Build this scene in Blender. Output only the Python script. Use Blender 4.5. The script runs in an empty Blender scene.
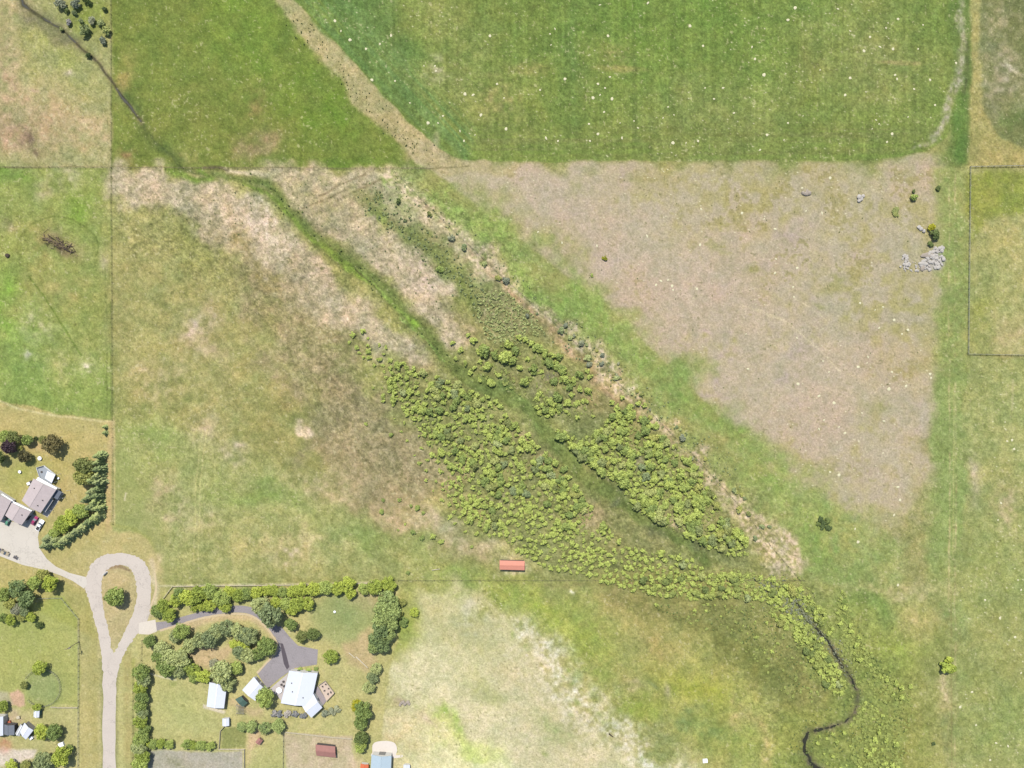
import bpy, bmesh, math, random
import numpy as np
from mathutils import Vector, Matrix

# ------------------------------------------------------------------ camera, world, sun, exposure
S = 0.5                       # metres per pixel of the survey grid
CAM_H = 341.3
scene = bpy.context.scene
COL = scene.collection
cam_d = bpy.data.cameras.new("camera")
cam_d.sensor_width = 36.0
cam_d.lens = 24.0
cam_d.clip_start = 1.0
cam_d.clip_end = 12000.0
cam = bpy.data.objects.new("camera", cam_d)
COL.objects.link(cam)
cam.location = (0, 0, CAM_H)
cam.rotation_euler = (0, 0, 0)
scene.camera = cam

SUN_EL, SUN_AZ = 57.0, 10.0
world = bpy.data.worlds.new("World")
scene.world = world
world.use_nodes = True
nt = world.node_tree
sky = nt.nodes.new("ShaderNodeTexSky")
sky.sky_type = 'NISHITA'
sky.sun_disc = False
sky.sun_elevation = math.radians(SUN_EL)
sky.sun_rotation = math.radians(-SUN_AZ)
bg = nt.nodes["Background"]
nt.links.new(sky.outputs[0], bg.inputs[0])
bg.inputs[1].default_value = 0.115
sd = bpy.data.lights.new("sun", 'SUN')
sd.energy = 4.1
sd.angle = math.radians(0.55)
sd.color = (1.0, 0.965, 0.91)
sun = bpy.data.objects.new("sun", sd)
COL.objects.link(sun)
sun.rotation_euler = (math.radians(-(90 - SUN_EL)), 0, math.radians(SUN_AZ))
scene.view_settings.view_transform = 'Standard'
scene.view_settings.look = 'None'
scene.view_settings.exposure = 1.20
scene.view_settings.gamma = 1.0
scene.view_settings.use_curve_mapping = False

random.seed(11)
RNG = np.random.default_rng(7)

# ------------------------------------------------------------------ colour helpers
KLIGHT = np.array((2.98, 3.04, 3.28))   # what a unit-albedo flat surface shows under this sun, sky and exposure

def lin(c):
    c = np.asarray(c, dtype=np.float64) / 255.0
    return np.where(c <= 0.04045, c / 12.92, ((c + 0.055) / 1.055) ** 2.4)

def alb(r, g, b, gain=1.0):
    """albedo of a thing whose sunlit flat top reads as this display colour"""
    v = np.clip(lin((r, g, b)) / KLIGHT * gain, 0.004, 0.85)
    return (float(v[0]), float(v[1]), float(v[2]))

# ------------------------------------------------------------------ survey canvas (numpy), one cell = 0.5 m
M = 56
W, H = 1024 + 2 * M, 768 + 2 * M
px1 = np.arange(W, dtype=np.float32) - M + 0.5
py1 = np.arange(H, dtype=np.float32) - M + 0.5
PX, PY = np.meshgrid(px1, py1)

def _axis(n, lam, rng):
    t = np.arange(n, dtype=np.float32) / lam + rng.random()
    i = np.floor(t).astype(int)
    f = t - i
    f = f * f * (3 - 2 * f)
    A = np.zeros((n, int(i.max()) + 2), dtype=np.float32)
    A[np.arange(n), i] = 1 - f
    A[np.arange(n), i + 1] += f
    return A

def vnoise(lx, ly=None, seed=0):
    """value noise over the canvas, -1..1"""
    ly = ly or lx
    rng = np.random.default_rng(seed * 7919 + 13)
    A = _axis(H, ly, rng)
    B = _axis(W, lx, rng)
    R = rng.random((A.shape[1], B.shape[1]), dtype=np.float32) * 2 - 1
    return A @ R @ B.T

def fbm(lam, octv=4, seed=0, gain=0.55, aspect=1.0):
    out = np.zeros((H, W), dtype=np.float32)
    a, tot = 1.0, 0.0
    for k in range(octv):
        l = max(lam / 2 ** k, 1.01)
        out += a * vnoise(l * aspect, l, seed * 31 + k)
        tot += a * a
        a *= gain
    return out / math.sqrt(tot) * 1.6

def rotnoise(lx, ly, ang, seed):
    """value noise stretched along a direction (degrees, picture axes)"""
    a = math.radians(ang)
    u = (PX * math.cos(a) + PY * math.sin(a)) / lx + 300
    v = (-PX * math.sin(a) + PY * math.cos(a)) / ly + 700
    rng = np.random.default_rng(seed)
    R = rng.random((1024, 2048), dtype=np.float32) * 2 - 1
    i = np.floor(u).astype(int); j = np.floor(v).astype(int)
    fu = u - i; fv = v - j
    fu = fu * fu * (3 - 2 * fu); fv = fv * fv * (3 - 2 * fv)
    i %= 2047; j %= 1023
    return ((R[j, i] * (1 - fu) + R[j, i + 1] * fu) * (1 - fv) + (R[j + 1, i] * (1 - fu) + R[j + 1, i + 1] * fu) * fv)

WX = fbm(26, 4, 1) ; WY = fbm(26, 4, 2)
N_FINE = vnoise(1.6, 1.6, 3)
N2 = vnoise(2.6, 2.6, 4)
N5 = vnoise(5, 5, 5)
N10 = fbm(10, 3, 6)
N25 = fbm(25, 4, 7)
N60 = fbm(60, 4, 8)
N120 = fbm(120, 4, 9)

def smooth(e0, e1, x):
    t = np.clip((x - e0) / (e1 - e0), 0, 1)
    return t * t * (3 - 2 * t)

def crop(pts, pad):
    xs = [p[0] for p in pts]; ys = [p[1] for p in pts]
    x0 = int(max(0, min(xs) - pad + M)); x1 = int(min(W, max(xs) + pad + M + 1))
    y0 = int(max(0, min(ys) - pad + M)); y1 = int(min(H, max(ys) + pad + M + 1))
    return (slice(y0, max(y1, y0 + 1)), slice(x0, max(x1, x0 + 1)))

def segdist(X, Y, a, b):
    dx, dy = b[0] - a[0], b[1] - a[1]
    L = dx * dx + dy * dy + 1e-9
    t = np.clip(((X - a[0]) * dx + (Y - a[1]) * dy) / L, 0, 1)
    return np.hypot(X - a[0] - t * dx, Y - a[1] - t * dy), t

def poly(pts, soft=3.0, warp=0.0):
    """(slice, mask) of a polygon; soft edge in px, edge wobbled by warp px"""
    sl = crop(pts, soft + warp * 1.6 + 2)
    X = PX[sl] + WX[sl] * warp; Y = PY[sl] + WY[sl] * warp
    d = np.full(X.shape, 1e9, dtype=np.float32)
    ins = np.zeros(X.shape, dtype=bool)
    n = len(pts)
    for k in range(n):
        a, b = pts[k], pts[(k + 1) % n]
        d = np.minimum(d, segdist(X, Y, a, b)[0])
        if a[1] != b[1]:
            c = ((a[1] > Y) != (b[1] > Y)) & (X < (b[0] - a[0]) * (Y - a[1]) / (b[1] - a[1]) + a[0])
            ins ^= c
    sd_ = np.where(ins, d, -d)
    return sl, smooth(-soft, soft, sd_)

def stroke(pts, width, soft=1.5, warp=0.0):
    """mask along a polyline; width may be a list per point (full width)"""
    ws = width if isinstance(width, (list, tuple)) else [width] * len(pts)
    sl = crop(pts, max(ws) / 2 + soft + warp * 1.6 + 2)
    X = PX[sl] + WX[sl] * warp; Y = PY[sl] + WY[sl] * warp
    m = np.zeros(X.shape, dtype=np.float32)
    for k in range(len(pts) - 1):
        d, t = segdist(X, Y, pts[k], pts[k + 1])
        hw = (ws[k] * (1 - t) + ws[k + 1] * t) / 2
        m = np.maximum(m, smooth(soft, -soft, d - hw))
    return sl, m

def blob(x, y, rx, ry=None, rot=0, power=1.0, warp=0.0):
    ry = ry or rx
    R = max(rx, ry) * 1.9 + warp * 1.6
    sl = crop([(x - R, y - R), (x + R, y + R)], 2)
    X = PX[sl] + WX[sl] * warp - x; Y = PY[sl] + WY[sl] * warp - y
    a = math.radians(rot)
    u = (X * math.cos(a) + Y * math.sin(a)) / rx
    v = (-X * math.sin(a) + Y * math.cos(a)) / ry
    return sl, np.exp(-(u * u + v * v) ** power).astype(np.float32)

C = np.zeros((H, W, 3), dtype=np.float32)        # display colour of the sunlit ground
REL = np.full((H, W), 0.05, dtype=np.float32)    # tussock height in metres

def put(sm, col, a=1.0, tex=None):
    """blend a colour in; tex (canvas noise) breaks the mask up"""
    sl, m = sm
    k = m * a
    if tex is not None:
        k = np.clip(m * a + (tex[sl]) * m * (1 - np.abs(2 * a - 1)) , 0, 1) if a < 1 else np.clip(m * (1 + tex[sl]), 0, 1)
    k = k[..., None]
    C[sl] = C[sl] * (1 - k) + np.array(col, dtype=np.float32) * k

def rel(sm, v):
    sl, m = sm
    REL[sl] = REL[sl] * (1 - m) + v * m

CREEK_UP = [(748, 574), (756, 580), (772, 588), (786, 595), (797, 604)]
CREEK_NW = [(19, -6), (24, 5), (34, 13), (46, 21), (57, 27), (66, 34), (75, 42), (85, 51), (93, 57), (101, 65), (106, 74), (114, 84), (121, 94), (128, 104), (133, 112), (142, 122)]
CREEK_SE = [(796, 603), (806, 615), (816, 629), (829, 641), (836, 655), (843, 668), (852, 680), (857, 692), (858, 704), (853, 715), (843, 724), (828, 729), (812, 733), (805, 741), (804, 752), (810, 762), (822, 772), (834, 784)]
# ---- broad cover
C[:] = (160, 158, 98)
put(poly([(-60, -60), (112, -60), (112, 168), (-60, 168)], 1.0), (172, 166, 112))
put(blob(15, 125, 45, 28, 10, warp=10), (178, 156, 122), 0.8, N10 * 0.6)
put(blob(0, 70, 26, 34, 0, warp=8), (182, 160, 124), 0.6, N10 * 0.6)
put(blob(85, 130, 30, 22, 0, warp=8), (186, 166, 124), 0.55, N10 * 0.6)
put(blob(10, 20, 26, 22, 0, warp=8), (188, 172, 128), 0.6, N10 * 0.5)
put(blob(88, 14, 32, 30, 0, warp=5), (132, 150, 68), 0.9, N10 * 0.5)
put(blob(60, 60, 46, 18, 35, warp=6), (160, 166, 92), 0.7, N10 * 0.5)
put(stroke([(22, 2), (35, 20), (62, 38), (84, 46)], [10, 16, 16, 6], 6, 4), (124, 120, 88), 0.75, N5 * 0.5)
put(blob(28, 138, 12, 5, 50, warp=4), (128, 108, 88), 0.6, N5 * 0.8)
put(blob(36, 152, 7, 3, 30, warp=3), (120, 98, 82), 0.6, N5 * 0.8)
put(blob(66, 73, 6, 3, -20, warp=3), (196, 182, 160), 0.8)
put(blob(37, 89, 6, 3, 10, warp=3), (206, 180, 152), 0.7)
put(blob(86, 125, 4, 4, 10, warp=3), (210, 196, 150), 0.6)

# green block left of the bare band
GB = [(112, -60), (255, -60), (277, 0), (330, 70), (400, 135), (432, 168), (112, 168)]
put(poly(GB, 2.0, 1.5), (124, 138, 62))
put(blob(245, 30, 40, 60, 0, warp=10), (120, 149, 56), 0.7, N25 * 0.4)
put(blob(330, 110, 60, 40, 40, warp=10), (110, 142, 50), 0.5, N25 * 0.4)
put(blob(200, 110, 60, 40, 0, warp=10), (120, 134, 62), 0.5, N10 * 0.6)
put(blob(126, 80, 12, 24, 10, warp=6), (160, 148, 84), 0.8, N10 * 0.5)
put(blob(262, 148, 20, 15, 0, warp=8), (164, 146, 106), 0.85, N10 * 0.5)
put(blob(258, 105, 10, 14, 0, warp=6), (150, 138, 80), 0.6, N10 * 0.5)
put(blob(128, 155, 10, 10, 0, warp=5), (152, 126, 84), 0.6, N10 * 0.5)
put(blob(188, 155, 18, 8, 0, warp=6), (162, 160, 96), 0.6, N10 * 0.5)
put(stroke([(128, 92), (142, 118), (160, 145), (182, 168)], [8, 10, 14, 20], 6, 4), (96, 112, 56), 0.55, N5 * 0.4)
put(blob(340, 162, 100, 5, 0, warp=3), (98, 128, 48), 0.5)

# bare band
BB = [(250, -60), (278, 0), (300, 35), (330, 70), (362, 108), (398, 140), (422, 168), (500, 172), (470, 160), (440, 150), (410, 125), (345, 55), (293, 0), (270, -60)]
put(poly(BB, 5.0, 5.0), (180, 168, 116))

# crop field
CF = [(262, -60), (293, 0), (320, 27), (350, 58), (380, 92), (410, 124), (432, 144), (448, 154), (468, 160.5), (520, 162), (700, 160), (830, 161), (895, 158), (925, 152), (946, 138), (957, 118), (966, 60), (971, 0), (972, -60)]
cf = poly(CF, 1.2, 0.8)
vst = vnoise(2.2, 90, 21) * 0.6 + vnoise(5, 160, 22) * 0.6
put(cf, (123, 143, 67))
put(poly([(300, -40), (380, -40), (440, 140), (470, 158), (430, 140), (350, 55)], 12, 6), (100, 130, 66), 0.8, N10 * 0.3)
put(blob(455, 60, 50, 80, 0, warp=14), (134, 144, 78), 0.8, N25 * 0.6 + vst * 0.4)
put(blob(660, 10, 120, 40, 0, warp=14), (106, 138, 58), 0.6, N25 * 0.5)
put(blob(575, 60, 16, 80, 0, warp=8), (104, 134, 66), 0.7, vst * 0.4)
put(blob(730, 120, 90, 40, 0, warp=14), (132, 144, 80), 0.85, N25 * 0.4 + vst * 0.4)
put(blob(880, 60, 80, 60, 0, warp=14), (136, 146, 82), 0.85, N25 * 0.4 + vst * 0.3)
put(blob(850, 130, 90, 30, 0, warp=14), (120, 142, 66), 0.6, N25 * 0.5)
put(blob(495, 105, 26, 24, 0, warp=8), (160, 156, 92), 0.6, N5 * 0.8)
put(blob(438, 66, 10, 10, 0, warp=4), (178, 170, 130), 0.5, N5 * 0.8)
put(blob(530, 69, 22, 5, 0, 1.6, warp=2), (150, 150, 84), 0.8, N2 * 0.6)
put(blob(621, 69, 26, 3, 0, 2, warp=1), (152, 150, 84), 0.85, N2 * 0.6)
put(blob(615, 58, 12, 9, 0, warp=4), (144, 144, 84), 0.5, N2 * 0.6)
put(blob(900, 63, 24, 2.5, 0, 2, warp=1), (164, 156, 98), 0.8, N2 * 0.8)
hs = vnoise(120, 2.0, 23)
put(poly([(470, 128), (950, 122), (930, 150), (880, 158), (470, 160)], 8, 3), (124, 136, 72), 0.45, hs * 0.9)
dg = rotnoise(140, 2.4, 47, 24)
put(poly([(293, 0), (330, -20), (475, 130), (470, 160), (440, 150)], 8, 2), (112, 142, 76), 0.4, dg * 0.9)
sl, m = cf
ln = np.clip(vnoise(1.5, 60, 25) - 0.25, 0, 1)
C[sl] *= (1 + (m * (0.06 * vst[sl] + 0.05 * N_FINE[sl] + 0.09 * ln[sl]))[..., None])
rel(cf, 0.04)

_cm = np.zeros((H, W), dtype=np.float32); _cm[cf[0]] = cf[1]
_b = poly(BB, 4.0, 3.0)
put((_b[0], _b[1] * (1 - _cm[_b[0]])), (182, 170, 120), 1.0, N5 * 0.25)
# headland and right-hand strips
put(poly([(945, -60), (975, -60), (975, 165), (930, 170), (948, 140), (957, 110)], 4, 2), (108, 130, 64), 0.9, N5 * 0.5)
put(stroke([(965, -10), (960, 60), (955, 90), (946, 120), (930, 142), (915, 150)], [5, 6, 8, 9, 4, 2], 3, 3), (172, 168, 136), 0.75, N2 * 0.9)
put(stroke([(967, 40), (966, 75), (963, 105)], 3, 2, 1), (92, 100, 62), 0.6, N5 * 0.5)
put(stroke([(963, 100), (960, 130), (960, 158)], [10, 14, 12], 4, 3), (104, 134, 62), 0.9, N5 * 0.4)
put(poly([(972, -60), (983, -60), (979, 60), (983, 105), (1000, 135), (1030, 155), (1090, 168), (968, 168), (970, 130)], 2.5, 1.5), (172, 164, 100))
put(poly([(982, -60), (1090, -60), (1090, 160), (1024, 150), (1002, 136), (986, 112), (980, 60)], 2.5, 2), (124, 130, 80), 1.0)
put(blob(1005, 75, 22, 34, -20, warp=9), (170, 158, 126), 0.75, N5 * 1.0)
put(blob(1000, 20, 14, 30, 0, warp=8), (158, 152, 110), 0.5, N5 * 0.9)
put(stroke([(1005, 62), (1016, 72), (1026, 78)], 3, 2, 2), (206, 194, 160), 0.8, N2)
put(blob(1020, 118, 18, 18, 0, warp=6), (110, 130, 66), 0.7, N5 * 0.6)

# tan pasture
TP = [(432, 166), (560, 163), (880, 162), (935, 165), (944, 230), (940, 330), (936, 440), (920, 500), (880, 532), (850, 520), (800, 480), (750, 440), (700, 390), (640, 335), (580, 282), (520, 232), (468, 195)]
_keep = C.copy()
put(poly(TP, 30, 18), (190, 176, 146))
for (x, y, rx, ry, a) in [(540, 195, 60, 22, .9), (600, 240, 60, 36, .95), (700, 290, 75, 45, .9), (790, 340, 60, 60, .95), (830, 420, 50, 50, .9), (660, 330, 40, 30, .6), (870, 500, 22, 30, .8), (760, 250, 50, 30, .5), (915, 190, 20, 22, .8), (850, 265, 40, 14, .4), (920, 420, 14, 30, .7)]:
    put(blob(x, y, rx, ry, 15, warp=20), (194, 175, 152), a * 0.8, N25 * 0.45)
for (x, y, rx, ry, a) in [(760, 190, 80, 22, .8), (880, 225, 50, 26, .85), (740, 215, 50, 22, .6), (830, 300, 60, 30, .6), (900, 300, 40, 60, .6), (640, 200, 40, 16, .5), (690, 360, 40, 20, .5), (800, 460, 40, 16, .5), (890, 450, 40, 30, .45)]:
    put(blob(x, y, rx, ry, 0, warp=20), (172, 165, 112), a * 0.7, N10 * 0.9)
for k in range(60):
    x = random.uniform(520, 930); y = random.uniform(175, 500)
    if y - 175 > (x - 470) * 0.95: continue
    put(blob(x, y, random.uniform(6, 22), random.uniform(4, 12), random.uniform(-20, 60), warp=8), random.choice([(192, 173, 154), (188, 168, 152), (172, 164, 118), (166, 160, 108), (200, 184, 156)]), 0.55, N5 * 0.7)
tp = poly(TP, 14, 12)
sl, m = tp
spk = np.clip((N2 * 0.6 + N5 * 0.5 + N25 * 0.5) - 0.45, 0, 1) * 1.5
k = (np.clip(spk[sl] * (0.45 + 0.55 * (PX[sl] > 720) * (PY[sl] < 330)), 0, 0.6) * m)[..., None]
C[sl] = C[sl] * (1 - k) + np.array((140, 136, 78), dtype=np.float32) * k
rel(tp, 0.04)
sl, m = poly([(440, 120), (440, 152), (470, 161.5), (520, 163), (700, 161.5), (830, 162), (895, 160), (930, 153), (930, 100)], 2.6, 1.5)
C[sl] = C[sl] * (1 - m[..., None]) + _keep[sl] * m[..., None]
for pts in ([(793, 297), (812, 312), (830, 324)], [(742, 306), (790, 325), (815, 345), (840, 372)], [(756, 310), (786, 322)], [(960, 354), (1000, 360), (1050, 372)]):
    put(stroke(pts, 1.3, 0.8, 1), (214, 198, 162), 0.6, N5 * 0.5)

put(poly([(405, 140), (432, 150), (450, 158), (480, 163), (520, 166), (500, 176), (450, 172), (425, 166)], 3, 3), (184, 170, 124), 0.85, N5 * 0.4)
# right-hand meadow
put(poly([(930, 170), (972, 168), (970, 360), (962, 580), (925, 600), (935, 480), (940, 300)], 6, 4), (154, 162, 94), 0.85, N5 * 0.5)
put(poly([(936, 380), (968, 380), (968, 560), (930, 590), (926, 480)], 10, 7), (138, 160, 90), 0.75, N10 * 0.4)
put(poly([(970, 168), (1090, 168), (1090, 355), (969, 354)], 1.5), (165, 166, 104))
put(poly([(970, 172), (1090, 170), (1090, 208), (985, 216), (972, 235)], 6, 5), (140, 152, 66), 0.85, N5 * 0.6)
put(blob(1002, 245, 20, 24, 0, warp=8), (174, 170, 104), 0.7, N5 * 0.9)
put(blob(985, 320, 14, 30, 0, warp=8), (150, 156, 78), 0.8, N5 * 0.6)
put(blob(1015, 335, 26, 14, 0, warp=8), (182, 170, 120), 0.7, N5 * 0.5)
put(poly([(969, 356), (1090, 356), (1090, 830), (955, 830), (958, 560)], 3, 4), (157, 164, 98), 1.0)
put(blob(1000, 430, 40, 60, 0, warp=12), (166, 167, 104), 0.6, N5 * 0.7)
put(blob(1005, 515, 16, 24, 0, warp=8), (192, 174, 132), 0.6, N5 * 0.6)
put(blob(985, 590, 40, 40, 0, warp=12), (148, 160, 90), 0.7, N10 * 0.6)
put(blob(1000, 700, 50, 60, 0, warp=14), (146, 158, 88), 0.7, N10 * 0.7)
put(stroke([(948, 560), (946, 640), (944, 700), (946, 830)], [34, 26, 20, 22], 10, 6), (142, 156, 90), 0.6, N5 * 0.6)
put(stroke([(954, 372), (953, 560)], 1.4, 0.9), (182, 182, 116), 0.6)
put(stroke([(1013, 380), (1012, 410)], 2.0, 1.2), (196, 186, 140), 0.6)
put(stroke([(951, 590), (952, 830)], 1.2, 0.8), (150, 138, 92), 0.5)
put(blob(972, 478, 6, 20, 0, warp=5), (190, 176, 146), 0.7, N5 * 0.5)
put(poly([(943, 245), (945, 263), (940, 270), (921, 270), (919, 263), (928, 254)], 2, 2), (186, 178, 170), 0.9, N2 * 0.8)
put(blob(905, 261, 6, 6, 0, warp=4), (186, 178, 160), 0.7, N2 * 0.8)
put(blob(922, 418, 6, 14, 10, warp=4), (196, 184, 166), 0.7, N5 * 0.5)
put(blob(922, 445, 8, 9, 10, warp=4), (150, 146, 92), 0.6, N5 * 0.5)

put(stroke([(952, 175), (951, 280), (952, 380)], 26, 8, 5), (140, 157, 86), 0.55, N5 * 0.5)
for x_ in (949.5, 955.5):
    put(stroke([(x_, 170), (x_ - 1, 300), (x_ + .5, 420), (x_ - .5, 600), (x_, 770)], 1.5, 1.0, 0.6), (178, 174, 120), 0.45, N10 * 0.5)
# left field
LF = [(-60, 168), (112, 168), (112, 420), (60, 414), (20, 404), (-60, 394)]
put(poly(LF, 1.2, 0.8), (150, 160, 86))
put(blob(18, 350, 46, 60, 0, warp=14), (144, 166, 86), 0.8, N25 * 0.4)
put(blob(60, 395, 70, 22, 0, warp=8), (142, 164, 82), 0.9, N10 * 0.4)
put(blob(5, 300, 14, 40, 0, warp=8), (120, 166, 60), 0.6, N10 * 0.3)
put(blob(78, 205, 20, 14, 0, warp=6), (124, 156, 60), 0.7, N10 * 0.4)
put(blob(12, 178, 20, 10, 0, warp=6), (118, 152, 62), 0.7, N10 * 0.4)
put(blob(62, 178, 16, 8, 0, warp=4), (198, 184, 148), 0.6, N5 * 0.8)
put(blob(45, 190, 14, 8, 0, warp=4), (180, 170, 122), 0.6, N5 * 0.8)
put(blob(60, 285, 36, 26, 0, warp=10), (160, 160, 94), 0.75, N10 * 0.6)
put(blob(36, 240, 14, 20, 0, warp=6), (156, 152, 88), 0.6, N10 * 0.6)
put(blob(35, 330, 16, 16, 0, warp=6), (176, 178, 124), 0.6, N5 * 0.8)
put(blob(72, 360, 24, 18, 0, warp=8), (176, 174, 110), 0.6, N5 * 0.8)
put(blob(88, 372, 8, 5, 0, warp=4), (208, 200, 166), 0.7, N2)
put(blob(28, 357, 5, 4, 0, warp=3), (190, 184, 162), 0.7, N2)
put(blob(106, 260, 6, 12, 0, warp=3), (168, 160, 128), 0.7, N5 * 0.5)
put(blob(4, 224, 8, 8, 0, warp=4), (160, 150, 110), 0.6, N5 * 0.7)
put(blob(64, 240, 26, 8, 20, warp=5), (158, 146, 100), 0.7, N5 * 0.6)
put(blob(60, 245, 17, 6, 24, 1.4, warp=4), (116, 100, 76), 0.8, N2 * 0.7)
for (cx, cy, rx, ry) in [(57, 243, 41, 26)]:
    pts = [(cx + rx * math.cos(t) * (1 + .05 * math.sin(3 * t)), cy + ry * math.sin(t)) for t in np.linspace(math.radians(150), math.radians(385), 30)]
    put(stroke(pts, 1.8, 1.0, 1.5), (106, 118, 54), 0.6)
    pts = [(cx + (rx - 3) * math.cos(t), cy + (ry - 3) * math.sin(t)) for t in np.linspace(math.radians(150), math.radians(385), 30)]
    put(stroke(pts, 1.2, 1.0, 1.5), (120, 130, 62), 0.5)
put(stroke([(30, 277), (45, 297), (60, 322), (82, 356)], 1.6, 0.9, 0.8), (104, 126, 48), 0.7)
for x in (106, 110):
    put(stroke([(x - 1, 268), (x + 1, 320), (x, 415)], 1.3, 0.8, 0.6), (112, 124, 62), 0.6)
put(stroke([(123.5, 168), (123.8, 250), (124.5, 420)], 2.2, 1.6, 1.0), (176, 172, 118), 0.5)
put(stroke([(124, 190), (124.3, 330), (124.8, 380)], 0.9, 0.6, 0.3), (104, 110, 56), 0.7)

# ---- meadow and marsh between x = 112 and the diagonal fence
MD = [(112, 169), (432, 169), (520, 240), (600, 300), (700, 395), (800, 500), (815, 585), (400, 582), (160, 586), (112, 560)]
put(poly(MD, 2, 1), (156, 156, 92))
put(poly([(112, 200), (180, 220), (260, 300), (330, 380), (380, 460), (300, 420), (200, 390), (112, 400)], 14, 12), (164, 162, 100), 0.9, N10 * 0.6)
put(blob(230, 330, 50, 70, -25, warp=20), (160, 156, 95), 0.7, N10 * 0.7)
put(blob(195, 240, 22, 40, 0, warp=10), (146, 150, 84), 0.7, N10 * 0.6)
put(blob(200, 330, 14, 20, 20, warp=8), (196, 176, 146), 0.7, N5 * 0.8)
put(blob(215, 355, 16, 12, 30, warp=8), (190, 168, 132), 0.7, N5 * 0.8)
put(blob(160, 375, 34, 14, 0, warp=10), (186, 172, 122), 0.6, N5 * 0.9)
# straw
STR = (192, 177, 144)
put(poly([(112, 169), (205, 169), (250, 195), (290, 235), (320, 260), (360, 300), (400, 335), (430, 362), (400, 372), (370, 345), (330, 330), (300, 315), (270, 290), (235, 262), (200, 232), (165, 205), (130, 210), (112, 195)], 8, 8), STR, 0.95, N5 * 0.4)
put(poly([(252, 169), (400, 171), (440, 205), (480, 252), (505, 285), (490, 300), (470, 290), (450, 300), (476, 340), (462, 360), (430, 330), (395, 298), (345, 252), (305, 218), (285, 192)], 6, 7), STR, 0.95, N5 * 0.4)
put(blob(255, 225, 34, 22, 35, warp=10), (210, 194, 168), 0.7, N5 * 0.6)
put(blob(420, 280, 30, 22, 40, warp=8), (208, 188, 164), 0.6, N5 * 0.6)
put(blob(330, 200, 40, 18, 20, warp=8), (186, 172, 120), 0.6, N5 * 0.7)
put(blob(322, 232, 22, 10, 30, warp=8), (178, 160, 118), 0.5, N5 * 0.7)
for (x, y) in [(345, 183), (362, 188), (330, 196), (378, 182)]:
    put(stroke([(x - 26, y + 12), (x, y), (x + 20, y - 8)], 1.6, 1.2, 1), (132, 116, 84), 0.6, N5 * 0.5)
put(poly([(400, 368), (440, 355), (470, 385), (450, 392), (420, 385)], 6, 5), (184, 166, 120), 0.7, N5 * 0.6)
stk = np.clip(rotnoise(3, 14, 62, 71) * 0.7 + N2 * 0.5 - 0.05, 0, 1)
for pl in ([(112, 169), (205, 169), (290, 235), (400, 335), (430, 362), (400, 372), (300, 315), (200, 232), (112, 205)], [(252, 169), (400, 171), (480, 252), (505, 285), (450, 300), (476, 340), (430, 330), (345, 252), (285, 192)]):
    sl, m = poly(pl, 8, 8)
    k = (stk[sl] * m * 0.42)[..., None]
    C[sl] = C[sl] * (1 - k) + np.array((136, 124, 88), dtype=np.float32) * k
# green patches in the straw
for (x, y, rx, ry, ro, c_, a) in [(384, 215, 4, 10, 10, (140, 168, 62), .9), (395, 185, 12, 5, 20, (124, 160, 66), .85), (372, 203, 22, 6, 40, (140, 146, 84), .7), (420, 245, 34, 9, 42, (128, 140, 70), .8), (455, 275, 22, 12, 45, (126, 146, 62), .9), (470, 295, 22, 12, 50, (130, 150, 62), .85), (440, 265, 12, 8, 40, (120, 138, 70), .8)]:
    put(blob(x, y, rx, ry, ro, 1.3, warp=6), c_, a, N5 * 0.6)
put(stroke([(372, 194), (398, 222), (430, 250), (458, 276), (480, 300), (500, 325)], [8, 16, 24, 30, 34, 30], 7, 8), (126, 136, 78), 0.75, N5 * 0.7)
put(stroke([(440, 300), (462, 322), (480, 342)], [8, 16, 20], 6, 5), (146, 140, 92), 0.6, N5 * 0.7)
# grey scrub
put(poly([(478, 292), (505, 290), (535, 318), (545, 335), (515, 345), (490, 342), (476, 315)], 7, 6), (138, 138, 94), 0.85, N5 * 0.5)
# brown sedge meadow
put(poly([(325, 400), (365, 378), (400, 400), (425, 440), (450, 480), (430, 500), (370, 500), (330, 470), (310, 440)], 16, 12), (160, 148, 108), 0.95, N10 * 0.5)
put(blob(350, 460, 50, 14, 10, warp=10), (152, 140, 98), 0.7, N5 * 0.6)
put(blob(355, 420, 36, 22, 0, warp=10), (168, 156, 116), 0.6, N5 * 0.7)
put(blob(292, 400, 34, 22, 10, warp=12), (156, 150, 88), 0.8, N10 * 0.6)
put(blob(310, 365, 26, 40, -35, warp=10), (156, 148, 96), 0.7, N10 * 0.6)
put(blob(320, 345, 12, 26, -45, warp=8), (140, 136, 80), 0.6, N10 * 0.6)
put(blob(296, 338, 14, 18, -30, warp=8), (178, 160, 112), 0.7, N5 * 0.8)
put(poly([(320, 470), (380, 480), (420, 510), (480, 540), (500, 560), (440, 555), (380, 530), (340, 505)], 14, 10), (186, 170, 126), 0.8, N10 * 0.6)
put(blob(440, 530, 30, 10, 20, warp=8), (192, 176, 138), 0.7, N5 * 0.7)
put(blob(495, 548, 24, 8, 0, warp=8), (196, 180, 140), 0.8, N5 * 0.6)
put(blob(302, 432, 10, 5, 35, 1.8, warp=4), (224, 202, 166), 0.95)
put(blob(308, 435, 6, 4, 35, 1.8, warp=2), (228, 206, 176), 0.9)
put(poly([(215, 215), (250, 245), (300, 300), (345, 335), (385, 385), (425, 440), (440, 480), (400, 500), (350, 490), (310, 440), (285, 380), (250, 310), (215, 260)], 18, 14), (153, 146, 104), 0.75, N10 * 0.5)
put(blob(330, 390, 40, 18, 45, warp=14), (148, 140, 100), 0.6, N10 * 0.6)
put(blob(385, 460, 40, 16, 30, warp=12), (152, 142, 106), 0.65, N10 * 0.6)
put(blob(260, 270, 34, 10, 48, warp=10), (142, 136, 88), 0.6, N10 * 0.6)
put(blob(302, 432, 10, 5, 35, 1.8, warp=4), (224, 202, 166), 0.95)
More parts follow.
